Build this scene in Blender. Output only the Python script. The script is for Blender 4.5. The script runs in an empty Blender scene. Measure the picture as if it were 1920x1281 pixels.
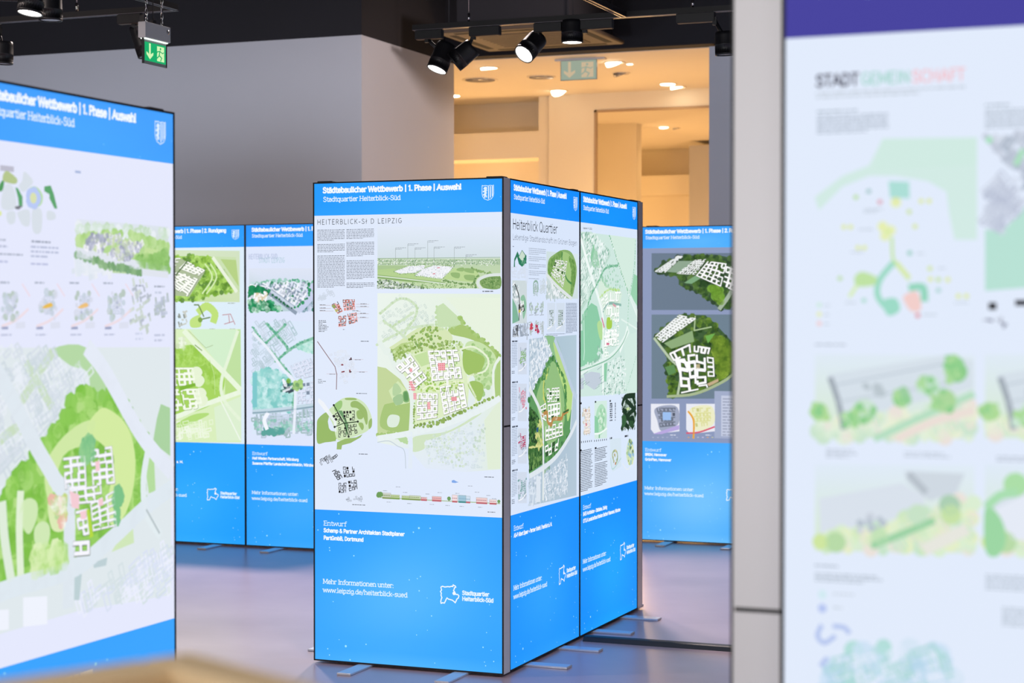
import bpy, math, random
from mathutils import Vector, Matrix
# Exhibition hall with back-lit display boxes.  World axes follow the boxes:
# x along the row facing the viewer, y into the hall, z up, metres.
C = bpy.context.scene.collection
PI = math.pi
FL = 0.012                 # boxes stand this high on their flat feet
H = 2.334                  # height of a display box
T = 0.0842                 # depth of a display box

CAM = (3.203, -7.947, 1.7236)
EX = dict(y0=.385, w=.245, z=3.172)                     # hanging exit sign
PW = dict(s1=40, s3=40, s4=40, s6=40)                   # watts of the lit spotlights
WARM, COOL = (1, .84, .78), (.56, .72, 1)
LT = dict(day=430,
          warm=[(-3.4, 8.3, 30), (-4.6, 9.2, 14), (-2.2, 8.4, 30), (-2.3, 10.0, 30), (-2.2, 11.6, 30), (-3.5, 14.2, 30)],
          # x, y, z, watts, cone, colour, aimed at
          hall=[(-4.9, 4.9, 5.1, 1050, 66, WARM, (-4.0, .6, 0)), (-2.3, 4.9, 5.1, 950, 62, WARM, (-2.0, .3, 0)), (-1.4, 4.7, 5.1, 1500, 44, WARM, (.15, 2.9, 0)),
                (5, -1.5, 5.2, 1500, 110, COOL, (5, -1.4, 0)), (2, -8, 5.2, 330, 130, (1, .88, .74), (2, -7.9, 0)), (.6, 4.6, 4.6, 460, 44, WARM, (-3.56, 6.6, 3.2)), (2.5, 3.5, 4.6, 250, 50, COOL, (0, 7.4, 3)),  # added unseen lights that lift end profiles, stand, side wall and jamb
                (-4.5, -2.5, 5.2, 450, 110, WARM, (-4.0, -1, 0)), (1.5, -3, 5.2, 350, 100, WARM, (1.2, -2, 0))],  # added unseen fill bringing warmth to the front floor
          up=[(-1.7, 2.6, 1.9, 130), (-4.9, 2.2, 1.7, 190), (-7.5, 2.2, 1.7, 190)],
          glow=[(-4.9, 8.6, 2.0, 32), (-4.6, 10.74, 2.0, 60), (-2.3, 9.0, 1.9, 62), (-3.9, 12.2, 1.7, 70), (-5.2, 15.2, 1.7, 100), (-2.6, 14.2, 1.7, 70), (-0.6, 9.4, 1.9, 45)])

# ------------------------------------------------------------------ materials
def lin(c):
    c = c.lstrip('#')
    out = []
    for i in (0, 2, 4):
        v = int(c[i:i+2], 16) / 255
        out.append(v / 12.92 if v <= .04045 else ((v + .055) / 1.055) ** 2.4)
    return out + [1.0]

def mat(name, col, rough=.5, metal=0, noise=0, scale=8, bump=0, spec=.5):
    m = bpy.data.materials.new(name); m.use_nodes = True
    nt = m.node_tree; b = nt.nodes['Principled BSDF']
    col = lin(col) if isinstance(col, str) else col
    b.inputs['Base Color'].default_value = col
    b.inputs['Roughness'].default_value = rough
    b.inputs['Metallic'].default_value = metal
    b.inputs['Specular IOR Level'].default_value = spec
    if noise or bump:
        tc = nt.nodes.new('ShaderNodeTexCoord')
        n = nt.nodes.new('ShaderNodeTexNoise'); n.inputs['Scale'].default_value = scale
        n.inputs['Detail'].default_value = 5
        nt.links.new(tc.outputs['Object'], n.inputs['Vector'])
        if noise:
            r = nt.nodes.new('ShaderNodeMix'); r.data_type = 'RGBA'
            r.inputs[6].default_value = [c * (1 - noise) for c in col[:3]] + [1]
            r.inputs[7].default_value = [min(1, c * (1 + noise)) for c in col[:3]] + [1]
            nt.links.new(n.outputs['Fac'], r.inputs[0])
            nt.links.new(r.outputs[2], b.inputs['Base Color'])
        if bump:
            bp = nt.nodes.new('ShaderNodeBump'); bp.inputs['Strength'].default_value = bump
            bp.inputs['Distance'].default_value = .01
            nt.links.new(n.outputs['Fac'], bp.inputs['Height'])
            nt.links.new(bp.outputs['Normal'], b.inputs['Normal'])
    return m

def emat(name, col, s=1.0):
    m = bpy.data.materials.new(name); m.use_nodes = True
    nt = m.node_tree; nt.nodes.clear()
    e = nt.nodes.new('ShaderNodeEmission'); o = nt.nodes.new('ShaderNodeOutputMaterial')
    e.inputs[0].default_value = lin(col) if isinstance(col, str) else col
    e.inputs[1].default_value = s
    nt.links.new(e.outputs[0], o.inputs[0])
    return m

def print_mat(name, tint=(1, 1, 1), s=1.0):
    """back-lit fabric: the printed colours, toned per box for viewing angle, sit in the mesh attribute Ink, the light behind them is even"""
    m = bpy.data.materials.new(name); m.use_nodes = True
    nt = m.node_tree; b = nt.nodes['Principled BSDF']
    a = nt.nodes.new('ShaderNodeAttribute'); a.attribute_name = 'Ink'
    x = nt.nodes.new('ShaderNodeMix'); x.data_type = 'RGBA'; x.blend_type = 'MULTIPLY'
    x.inputs[0].default_value = 1; x.inputs[7].default_value = list(tint) + [1]
    nt.links.new(a.outputs['Color'], x.inputs[6])
    b.inputs['Base Color'].default_value = (.03, .03, .03, 1)
    b.inputs['Roughness'].default_value = .75
    b.inputs['Specular IOR Level'].default_value = .1
    nt.links.new(x.outputs[2], b.inputs['Emission Color'])
    b.inputs['Emission Strength'].default_value = s
    return m

M = dict(
    alu=mat('brushed_aluminium', 'cfcfd4', .45, .15),
    alu_foot=mat('foot_aluminium', 'c9ccd6', .35, .5),
    gasket=mat('black_gasket', '0a0b10', .6),
    blackmetal=mat('black_powder_coat', '17181d', .45),
    track=mat('track_black', '121217', .5),
    trackedge=mat('track_edge', '77737c', .35, .6),
    blackpaint=mat('black_paint', '17141a', .85, noise=.15, scale=2),
    wallgrey=mat('grey_wall_paint', 'b9b8bd', .8, noise=.02, scale=3),
    cream=mat('cream_wall_paint', 'ece3d2', .8, noise=.02, scale=2),
    greige=mat('unit_panel', '4e3f31', .6),
    slot=mat('dark_slot', '060506', .8),
    white=mat('white_plastic', 'c8c8cd', .4),
    wood=mat('pale_beech', 'e2cba6', .5, noise=.08, scale=9),
    rubber=mat('rubber_ramp', '10141e', .5),
    chrome=mat('chrome', 'd0d0d4', .15, 1),
    lens_on=emat('lamp_lens_lit', 'fffaf2', 9),
    lens_warm=emat('warm_lamp_lens_lit', 'fff0d2', 9),
    lens_off=mat('lamp_lens_dark', '8e8e96', .2, .3),
    glow=emat('sign_light_bar', 'eafff0', 1.6),
    greyglass=mat('plate_glass', '9aa09f', .15),
)

def floor_mat():
    m = bpy.data.materials.new('polished_concrete'); m.use_nodes = True
    nt = m.node_tree; b = nt.nodes['Principled BSDF']; L = nt.links.new
    tc = nt.nodes.new('ShaderNodeTexCoord')
    n1 = nt.nodes.new('ShaderNodeTexNoise'); n1.inputs['Scale'].default_value = 1.3; n1.inputs['Detail'].default_value = 8
    n2 = nt.nodes.new('ShaderNodeTexNoise'); n2.inputs['Scale'].default_value = 6; n2.inputs['Detail'].default_value = 1
    mp = nt.nodes.new('ShaderNodeMapping'); mp.inputs['Scale'].default_value = (1, 2.6, 1)
    L(tc.outputs['Object'], n1.inputs['Vector']); L(tc.outputs['Object'], mp.inputs['Vector']); L(mp.outputs[0], n2.inputs['Vector'])
    r1 = nt.nodes.new('ShaderNodeValToRGB')
    r1.color_ramp.elements[0].position = .3; r1.color_ramp.elements[0].color = lin('9c8389')
    r1.color_ramp.elements[1].position = .7; r1.color_ramp.elements[1].color = lin('ae99a2')
    L(n1.outputs['Fac'], r1.inputs[0])
    mx = nt.nodes.new('ShaderNodeMix'); mx.data_type = 'RGBA'; mx.blend_type = 'MULTIPLY'; mx.inputs[0].default_value = .1
    r2 = nt.nodes.new('ShaderNodeValToRGB')
    r2.color_ramp.elements[0].position = .25; r2.color_ramp.elements[0].color = (.6, .58, .57, 1)
    r2.color_ramp.elements[1].position = .8; r2.color_ramp.elements[1].color = (1, 1, 1, 1)
    L(n2.outputs['Fac'], r2.inputs[0]); L(r1.outputs[0], mx.inputs[6]); L(r2.outputs[0], mx.inputs[7])
    L(mx.outputs[2], b.inputs['Base Color'])
    rr = nt.nodes.new('ShaderNodeMapRange'); rr.inputs[3].default_value = .28; rr.inputs[4].default_value = .31
    L(n1.outputs['Fac'], rr.inputs[0]); L(rr.outputs[0], b.inputs['Roughness'])
    b.inputs['Specular IOR Level'].default_value = 1.0; b.inputs['IOR'].default_value = 1.6
    bp = nt.nodes.new('ShaderNodeBump'); bp.inputs['Strength'].default_value = .02; bp.inputs['Distance'].default_value = .004
    n3 = nt.nodes.new('ShaderNodeTexNoise'); n3.inputs['Scale'].default_value = 2.2; n3.inputs['Detail'].default_value = 1
    L(tc.outputs['Object'], n3.inputs['Vector'])
    return m
M['floor'] = floor_mat()

# ------------------------------------------------------------------ mesh helpers
class MB:
    """collects shapes, links them as ONE mesh object"""
    def __init__(s): s.v = []; s.f = []; s.m = []; s.sm = []
    def add(s, vs, fs, mi=0, smooth=False):
        o = len(s.v); s.v += [tuple(p) for p in vs]
        for f in fs: s.f.append([i + o for i in f]); s.m.append(mi); s.sm.append(smooth)
    def box(s, x0, y0, z0, x1, y1, z1, mi=0, bev=0, mtx=None):
        if bev:
            b = bev
            vs = []
            for z, i in ((z0, b), (z0 + b, 0), (z1 - b, 0), (z1, b)):
                vs += [(x0 + b if i else x0, y0 + i, z), (x1 - i, y0 + i, z), (x1 - i, y1 - i, z), (x0 + i, y1 - i, z)]
            fs = [(3, 2, 1, 0), (12, 13, 14, 15)]
            for k in range(3):
                for j in range(4):
                    a, c = k * 4 + j, k * 4 + (j + 1) % 4
                    fs.append((a, c, c + 4, a + 4))
        else:
            vs = [(x0, y0, z0), (x1, y0, z0), (x1, y1, z0), (x0, y1, z0), (x0, y0, z1), (x1, y0, z1), (x1, y1, z1), (x0, y1, z1)]
            fs = [(3, 2, 1, 0), (4, 5, 6, 7), (0, 1, 5, 4), (1, 2, 6, 5), (2, 3, 7, 6), (3, 0, 4, 7)]
        if mtx: vs = [mtx @ Vector(p) for p in vs]
        s.add(vs, fs, mi)
    def lathe(s, prof, n=32, mi=0, mtx=None, flutes=None):
        """prof: (radius, z) pairs, revolved about z; closed ends where radius is 0"""
        vs = []; fs = []
        for r, z in prof:
            for k in range(n):
                a = 2 * PI * k / n
                q = r
                if flutes and flutes[0] <= z <= flutes[1]: q = r * (.9 if k % 2 else 1.0)
                vs.append((q * math.cos(a), q * math.sin(a), z))
        for i in range(len(prof) - 1):
            for k in range(n):
                a, c = i * n + k, i * n + (k + 1) % n
                fs.append((a, c, c + n, a + n))
        if mtx: vs = [mtx @ Vector(p) for p in vs]
        s.add(vs, fs, mi, True)
    def tube(s, p, q, r, n=8, mi=0):
        p, q = Vector(p), Vector(q); d = q - p
        m = Matrix.Translation(p) @ d.to_track_quat('Z', 'Y').to_matrix().to_4x4()
        s.lathe([(0, 0), (r, 0), (r, d.length), (0, d.length)], n, mi, m)
    def torus(s, c, R, r, axis='X', n=16, k=6, mi=0, sx=1, sz=1):
        vs = []; fs = []
        for i in range(n):
            a = 2 * PI * i / n
            for j in range(k):
                b = 2 * PI * j / k
                u = (R + r * math.cos(b)) * math.cos(a) * sx; w = (R + r * math.cos(b)) * math.sin(a) * sz; t = r * math.sin(b)
                vs.append((c[0] + t, c[1] + u, c[2] + w) if axis == 'X' else (c[0] + u, c[1] + t, c[2] + w))
        for i in range(n):
            for j in range(k):
                fs.append((i * k + j, ((i + 1) % n) * k + j, ((i + 1) % n) * k + (j + 1) % k, i * k + (j + 1) % k))
        s.add(vs, fs, mi, True)
    def build(s, name, mats, parent=None):
        me = bpy.data.meshes.new(name); me.from_pydata(s.v, [], s.f)
        for m in (mats if isinstance(mats, (list, tuple)) else [mats]): me.materials.append(m)
        me.polygons.foreach_set('material_index', s.m); me.polygons.foreach_set('use_smooth', s.sm)
        me.update()
        o = bpy.data.objects.new(name, me); C.objects.link(o)
        if parent: o.parent = parent
        return o

def tag(o, label=None, cat=None, group=None, kind=None):
    if label: o['label'] = label
    if cat: o['category'] = cat
    if group: o['group'] = group
    if kind: o['kind'] = kind
    return o
def empty(name, loc=(0, 0, 0), rz=0):
    o = bpy.data.objects.new(name, None); C.objects.link(o); o.location = loc; o.rotation_euler.z = rz
    o.empty_display_size = .1
    return o
def struct(name, mb, m):
    return tag(mb.build(name, m), kind='structure')
def sbox(name, x0, y0, z0, x1, y1, z1, m):
    b = MB(); b.box(x0, y0, z0, x1, y1, z1); return struct(name, b, m)

# ------------------------------------------------------------------ lettering
def arc(cx, cy, rx, ry, a0, a1, n=9):
    return [(cx + rx * math.cos(math.radians(a0 + (a1 - a0) * i / n)), cy + ry * math.sin(math.radians(a0 + (a1 - a0) * i / n))) for i in range(n + 1)]
def ell(cx, cy, rx, ry): return arc(cx, cy, rx, ry, 0, 360, 16)
def stem(x, a, b): return [(x, a), (x, b)]
def dots(*xs): return [[(x, .9), (x, .96)] for x in xs]
_arch = lambda x0, x1: [(x0, .45)] + arc((x0 + x1) / 2, .47, (x1 - x0) / 2, .23, 165, 0, 7) + [(x1, 0)]
_a = [arc(.27, .5, .19, .2, 150, 0) + [(.46, 0)], [(.46, .4)] + arc(.27, .2, .2, .2, 90, 270) + [(.46, .1)]]
_o = [ell(.3, .35, .23, .35)]
_u = [[(.1, .7)] + arc(.29, .21, .19, .21, 180, 360) + [(.48, .3)], stem(.48, .7, 0)]
_s = [[(.43, .6), (.36, .68), (.26, .7), (.15, .67), (.1, .55), (.15, .43), (.27, .36), (.4, .29), (.45, .17), (.4, .05), (.27, 0), (.14, .02), (.07, .11)]]
_S = [[(.52, .83), (.44, .96), (.3, 1), (.15, .95), (.09, .78), (.15, .61), (.32, .52), (.5, .42), (.56, .24), (.48, .05), (.31, 0), (.14, .04), (.06, .18)]]
_O = [ell(.4, .5, .34, .5)]
_U = [[(.1, 1), (.1, .32)] + arc(.36, .32, .26, .32, 180, 360) + [(.62, 1)]]
_A = [[(.03, 0), (.36, 1), (.69, 0)], [(.15, .33), (.57, .33)]]
# glyph: (advance width, strokes); unit = cap height
G = {
 ' ': (.3, []), 'a': (.55, _a), 'b': (.6, [stem(.1, 0, 1), ell(.31, .35, .21, .35)]), 'c': (.52, [arc(.32, .35, .24, .35, 50, 310)]),
 'd': (.6, [stem(.5, 1, 0), ell(.28, .35, .21, .35)]), 'e': (.57, [[(.08, .38), (.52, .38)] + arc(.3, .35, .22, .35, 8, 318)]),
 'f': (.4, [arc(.38, .8, .17, .2, 60, 180) + [(.21, 0)], [(.05, .68), (.4, .68)]]),
 'g': (.58, [ell(.28, .37, .21, .33), [(.49, .7), (.49, -.08)] + arc(.28, -.08, .21, .2, 0, -145)]),
 'h': (.6, [stem(.1, 0, 1), _arch(.1, .5)]), 'i': (.27, [stem(.13, 0, .7)] + dots(.13)), 'j': (.27, [[(.13, .7), (.13, -.1), (.02, -.26)]] + dots(.13)),
 'k': (.55, [stem(.1, 0, 1), [(.48, .7), (.12, .3)], [(.22, .42), (.52, 0)]]), 'l': (.27, [stem(.13, 0, 1)]),
 '\u0142': (.3, [stem(.15, 0, 1), [(.02, .42), (.28, .62)]]),
 'm': (.9, [stem(.1, 0, .7), _arch(.1, .45), _arch(.45, .8)]), 'n': (.6, [stem(.1, 0, .7), _arch(.1, .5)]), 'o': (.6, _o),
 'p': (.6, [stem(.1, -.28, .7), ell(.31, .35, .21, .35)]), 'q': (.6, [stem(.5, .7, -.28), ell(.28, .35, .21, .35)]),
 'r': (.42, [stem(.1, 0, .7), [(.1, .42)] + arc(.31, .47, .21, .23, 170, 60, 5)]), 's': (.52, _s),
 't': (.4, [[(.19, .92), (.19, .15)] + arc(.33, .15, .14, .15, 180, 310, 5), [(.04, .68), (.38, .68)]]), 'u': (.6, _u),
 'v': (.52, [[(.03, .7), (.26, 0), (.49, .7)]]), 'w': (.78, [[(.03, .7), (.2, 0), (.39, .66), (.58, 0), (.75, .7)]]),
 'x': (.5, [[(.05, .7), (.45, 0)], [(.45, .7), (.05, 0)]]), 'y': (.52, [[(.03, .7), (.27, .02)], [(.49, .7), (.25, -.02), (.14, -.26)]]),
 'z': (.5, [[(.06, .68), (.44, .68), (.06, .02), (.46, .02)]]),
 '\u00e4': (.55, _a + dots(.18, .38)), '\u00fc': (.6, _u + dots(.2, .4)), '\u00f6': (.6, _o + dots(.2, .4)),
 'A': (.72, _A), 'B': (.64, [stem(.1, 0, 1), [(.1, 1), (.3, 1)] + arc(.32, .76, .2, .24, 90, -90, 6) + [(.1, .52)], [(.3, .52)] + arc(.34, .26, .23, .26, 90, -90, 6) + [(.1, 0)]]),
 'C': (.68, [arc(.4, .5, .32, .5, 50, 310, 12)]), 'D': (.72, [stem(.1, 0, 1), [(.1, 1), (.25, 1)] + arc(.3, .5, .35, .5, 90, -90, 10) + [(.1, 0)]]),
 'E': (.58, [stem(.1, 0, 1), [(.1, 1), (.53, 1)], [(.1, .52), (.46, .52)], [(.1, 0), (.55, 0)]]),
 'F': (.54, [stem(.1, 0, 1), [(.1, 1), (.53, 1)], [(.1, .52), (.44, .52)]]),
 'G': (.74, [arc(.4, .5, .32, .5, 50, 330, 12) + [(.68, .45), (.45, .45)]]), 'H': (.74, [stem(.1, 0, 1), stem(.63, 0, 1), [(.1, .52), (.63, .52)]]),
 'I': (.28, [stem(.14, 0, 1)]), 'J': (.45, [[(.34, 1), (.34, .2), (.22, 0), (.08, .05)]]), 'K': (.66, [stem(.1, 0, 1), [(.6, 1), (.12, .42)], [(.26, .58), (.62, 0)]]),
 'L': (.54, [stem(.1, 0, 1), [(.1, 0), (.52, 0)]]), 'M': (.86, [stem(.1, 0, 1), [(.1, 1), (.43, .2), (.76, 1)], stem(.76, 0, 1)]),
 'N': (.74, [stem(.1, 0, 1), [(.1, 1), (.63, 0)], stem(.63, 0, 1)]), 'O': (.8, _O), '\u00d6': (.8, _O),
 'P': (.6, [stem(.1, 0, 1), [(.1, 1), (.3, 1)] + arc(.32, .73, .23, .27, 90, -90, 7) + [(.1, .46)]]), 'Q': (.8, _O + [[(.45, .25), (.7, -.05)]]),
 'R': (.65, [stem(.1, 0, 1), [(.1, 1), (.3, 1)] + arc(.33, .74, .22, .26, 90, -90, 7) + [(.1, .48)], [(.34, .48), (.6, 0)]]), 'S': (.62, _S),
 'T': (.62, [stem(.31, 0, 1), [(.03, 1), (.59, 1)]]), 'U': (.72, _U), 'V': (.68, [[(.03, 1), (.34, 0), (.65, 1)]]),
 'W': (.98, [[(.03, 1), (.25, 0), (.49, .95), (.73, 0), (.95, 1)]]), 'X': (.64, [[(.05, 1), (.6, 0)], [(.6, 1), (.05, 0)]]), 'Z': (.6, [[(.06, 1), (.54, 1), (.06, 0), (.56, 0)]]),
 '1': (.45, [[(.08, .82), (.25, 1), (.25, 0)]]), '2': (.56, [[(.08, .78)] + arc(.28, .75, .19, .25, 165, -30, 8) + [(.06, 0), (.5, 0)]]),
 '0': (.58, [ell(.29, .5, .21, .5)]), '3': (.56, [arc(.26, .75, .2, .25, 150, -90, 8), arc(.26, .26, .22, .26, 90, -150, 8)]),
 '.': (.25, [[(.12, .0), (.12, .07)]]), ',': (.25, [[(.14, .06), (.08, -.14)]]), ':': (.27, [[(.12, 0), (.12, .07)], [(.12, .52), (.12, .59)]]),
 '|': (.32, [stem(.16, -.15, 1.12)]), '-': (.42, [[(.06, .36), (.36, .36)]]), '/': (.45, [[(.02, -.15), (.42, 1.1)]]), '+': (.6, [[(.1, .38), (.5, .38)], [(.3, .18), (.3, .58)]]),
 '&': (.74, [[(.68, .02), (.2, .72), (.2, .9), (.33, 1), (.45, .9), (.43, .74), (.12, .4), (.08, .2), (.2, .02), (.38, .0), (.55, .15), (.64, .38)]]),
}
NOSERIF = set('.,:|-/+&sceSCOQo0ag3\u00e4')

def text_width(t, track=0): return sum(G[c][0] + track for c in t) - track

class Print:
    """flat printed artwork: coloured shapes on one thin sheet, coordinates are metres on the sheet (u right, w up)"""
    def __init__(s, seed=1):
        s.v = []; s.f = []; s.c = []; s.rnd = random.Random(seed)
    def poly(s, pts, col, l=1):
        o = len(s.v); z = .00018 * l
        s.v += [(p[0], -z, p[1]) for p in pts]; s.f.append(list(range(o, o + len(pts)))); s.c.append(col)
    def rect(s, tl, br, col, l=1):
        s.poly([(tl[0], br[1]), (br[0], br[1]), (br[0], tl[1]), (tl[0], tl[1])], col, l)
    def smooth(s, pts, n=4, closed=True):
        out = []; k = len(pts)
        for i in range(k if closed else k - 1):
            if closed: p0, p1, p2, p3 = pts[i - 1], pts[i], pts[(i + 1) % k], pts[(i + 2) % k]
            else: p0, p1, p2, p3 = pts[max(i - 1, 0)], pts[i], pts[i + 1], pts[min(i + 2, k - 1)]
            for j in range(n):
                t = j / n
                out.append(tuple(.5 * (2 * p1[d] + (p2[d] - p0[d]) * t + (2 * p0[d] - 5 * p1[d] + 4 * p2[d] - p3[d]) * t * t + (3 * p1[d] - p0[d] - 3 * p2[d] + p3[d]) * t ** 3) for d in (0, 1)))
        if not closed: out.append(pts[-1])
        return out
    def blob(s, pts, col, l=1): s.poly(s.smooth(pts), col, l)
    def line(s, pts, w, col, l=1, curve=False, cap=0):
        if curve: pts = s.smooth(pts, 5, False)
        for i in range(len(pts) - 1):
            (x0, y0), (x1, y1) = pts[i], pts[i + 1]
            d = math.hypot(x1 - x0, y1 - y0) or 1e-6
            ux, uy = (x1 - x0) / d, (y1 - y0) / d
            e0 = w * .38 if i > 0 else cap; e1 = w * .38 if i < len(pts) - 2 else cap
            a, b = (x0 - ux * e0, y0 - uy * e0), (x1 + ux * e1, y1 + uy * e1); nx, ny = -uy * w / 2, ux * w / 2
            s.poly([(a[0] - nx, a[1] - ny), (b[0] - nx, b[1] - ny), (b[0] + nx, b[1] + ny), (a[0] + nx, a[1] + ny)], col, l)
    def disc(s, c, r, col, l=1, n=7):
        a = s.rnd.random() * 2
        s.poly([(c[0] + r * math.cos(a + 2 * PI * k / n), c[1] + r * math.sin(a + 2 * PI * k / n)) for k in range(n)], col, l)
    @staticmethod
    def inside(p, P):
        r = False; j = len(P) - 1
        for i in range(len(P)):
            if (P[i][1] > p[1]) != (P[j][1] > p[1]) and p[0] < (P[j][0] - P[i][0]) * (p[1] - P[i][1]) / (P[j][1] - P[i][1]) + P[i][0]: r = not r
            j = i
        return r
    def pick(s, P):
        x0, x1 = min(p[0] for p in P), max(p[0] for p in P); y0, y1 = min(p[1] for p in P), max(p[1] for p in P)
        for _ in range(60):
            q = (s.rnd.uniform(x0, x1), s.rnd.uniform(y0, y1))
            if s.inside(q, P): return q
        return P[0]
    def scatter(s, P, n, r0, r1, cols, l=3, k=6):
        for _ in range(n): s.disc(s.pick(P), s.rnd.uniform(r0, r1), s.rnd.choice(cols), l, k)
    def houses(s, P, n, size, ang, cols, l=3, hollow=False):
        for _ in range(n):
            c = s.pick(P); a = math.radians(ang + s.rnd.choice((0, 90)) + s.rnd.uniform(-4, 4))
            w = size * s.rnd.uniform(.8, 2.2); h = size * s.rnd.uniform(.45, .8)
            ca, sa = math.cos(a), math.sin(a)
            q = [(c[0] + x * ca - y * sa, c[1] + x * sa + y * ca) for x, y in ((-w / 2, -h / 2), (w / 2, -h / 2), (w / 2, h / 2), (-w / 2, h / 2))]
            col = s.rnd.choice(cols)
            if hollow: s.line(q + [q[0]], size * .22, col, l)
            else: s.poly(q, col, l)
    def canopy(s, pts, r, cols, l=3, step=1.3, curve=True, jit=.5):
        pts = s.smooth(pts, 6, False) if curve else pts
        for i in range(len(pts) - 1):
            (x0, y0), (x1, y1) = pts[i], pts[i + 1]
            d = math.hypot(x1 - x0, y1 - y0); n = max(1, int(d / (r * step)))
            for j in range(n):
                t = j / n
                s.disc((x0 + (x1 - x0) * t + s.rnd.uniform(-jit, jit) * r, y0 + (y1 - y0) * t + s.rnd.uniform(-jit, jit) * r), r * s.rnd.uniform(.6, 1.15), s.rnd.choice(cols), l)
    def para(s, tl, br, pitch, col='555b66', l=2, th=.42, last=.6, fill=1.0):
        """a block of small print: lines of word-long strokes"""
        y = tl[1] - pitch; lines = max(1, int((tl[1] - br[1]) / pitch))
        for k in range(lines):
            x = tl[0]; end = br[0] if k < lines - 1 else tl[0] + (br[0] - tl[0]) * last
            if fill < 1 and k < lines - 1: end = tl[0] + (br[0] - tl[0]) * s.rnd.uniform(fill, 1)
            while x < end:
                w = min(pitch * s.rnd.uniform(.5, 2.6), end - x)
                s.rect((x, y + pitch * th), (x + w, y), col, l)
                x += w + pitch * .35
            y -= pitch
    def text(s, t, p0, p1, cap, col='ffffff', wt=.13, serif=False, track=0.0, l=4, xs=None):
        """t from p0 (baseline left) to x of p1, cap height cap; letter widths scale to fill the run"""
        k = (p1[0] - p0[0]) / text_width(t, track) if p1 else cap
        y = cap; x = 0; n = p0; hw = wt * cap
        for ch in t:
            adv, strokes = G[ch]
            for st in strokes:
                q = [(n[0] + (x + a) * k, n[1] + b * y) for a, b in st]
                s.line(q, hw * (1.25 if (ch == '|' or len(st) == 2 and abs(st[0][0] - st[1][0]) > .1 > abs(st[0][1] - st[1][1])) and wt < .1 else 1), col, l, cap=hw * .35)
                if serif and ch not in NOSERIF:
                    for (a, b), (c, d) in ((st[0], st[1]), (st[-1], st[-2])):
                        if len(st) > 12 or abs(a - c) > abs(b - d) * .6: continue
                        if min(abs(b), abs(b - 1), abs(b - .7), abs(b + .28)) > .02: continue
                        if ch in 'ft' and b > .5: continue
                        sw = .16 * k
                        left = b > .3 and ch in 'bdhklnmrpuiq\u00fc'
                        X = n[0] + (x + a) * k; Y = n[1] + b * y + (hw * .2 if b < .3 else -hw * .2)
                        s.line([(X - sw, Y), (X + (hw * .4 if left else sw), Y)], hw * .72, col, l)
            x += adv + track
    def grid(s, quad, nx, ny, col='ffffff', edge='4a4f4a', gap=.18, l=6, wob=.0, kinds='UCLO', skip=.06, th=.26, solid=.12, accent=None, fillcol=None, shadow=True):
        """courtyard blocks laid in a four-cornered district (tl, tr, br, bl)"""
        tl, tr, br, bl = quad
        def bi(a, b):
            return tuple((tl[d] * (1 - a) + tr[d] * a) * (1 - b) + (bl[d] * (1 - a) + br[d] * a) * b for d in (0, 1))
        cw = math.hypot(tr[0] - tl[0], tr[1] - tl[1]) / nx; chh = math.hypot(bl[0] - tl[0], bl[1] - tl[1]) / ny
        cs = min(cw, chh)
        for i in range(nx):
            for j in range(ny):
                if s.rnd.random() < skip: continue
                g0 = gap / 2
                a0, a1 = (i + g0) / nx, (i + 1 - g0) / nx; b0, b1 = (j + g0) / ny, (j + 1 - g0) / ny
                q = [bi(a0, b0), bi(a1, b0), bi(a1, b1), bi(a0, b1)]
                if accent and s.rnd.random() < accent[0]:
                    s.poly(q, accent[1], l); continue
                if s.rnd.random() < solid:
                    s.poly(q, edge if fillcol is None else fillcol, l); continue
                k = s.rnd.choice(kinds)
                if k == 'O': path = q + [q[0]]
                elif k == 'U': r = s.rnd.randrange(4); path = [q[(r + m) % 4] for m in range(4)]
                elif k == 'C':
                    r = s.rnd.randrange(4); path = [q[(r + m) % 4] for m in range(4)]
                    e = path[-1]; z = path[0]; path.append((e[0] + (z[0] - e[0]) * .45, e[1] + (z[1] - e[1]) * .45))
                else: r = s.rnd.randrange(4); path = [q[(r + m) % 4] for m in range(3)]
                if shadow: s.line([(p[0] + cs * .025, p[1] - cs * .03) for p in path], cs * th * 1.34, edge, l, cap=cs * .11)
                s.line(path, cs * th, col, l + 1, cap=cs * .07)
    def clip(s, e, top):
        """trim the artwork to the sheet"""
        nv, nf, nc = [], [], []
        lo = (e, e); hi = (s.W - e, top - e)
        for f, c in zip(s.f, s.c):
            P = [(s.v[i][0], s.v[i][2]) for i in f]; y = s.v[f[0]][1]
            if any(p[0] < lo[0] - 1e-6 or p[0] > hi[0] + 1e-6 or p[1] < lo[1] - 1e-6 or p[1] > hi[1] + 1e-6 for p in P):
                if not isinstance(c, str): c = c[0]
                for ax in (0, 1):
                    for lim, sg in ((lo[ax], 1), (hi[ax], -1)):
                        Q = []
                        for i, b in enumerate(P):
                            a = P[i - 1]; ia, ib = (a[ax] - lim) * sg >= 0, (b[ax] - lim) * sg >= 0
                            if ia != ib:
                                t = (lim - a[ax]) / (b[ax] - a[ax]); Q.append((a[0] + (b[0] - a[0]) * t, a[1] + (b[1] - a[1]) * t))
                            if ib: Q.append(b)
                        P = Q
                if len(P) < 3: continue
            o = len(nv); nv += [(p[0], y, p[1]) for p in P]; nf.append(list(range(o, o + len(P)))); nc.append(c)
        s.v, s.f, s.c = nv, nf, nc
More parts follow.
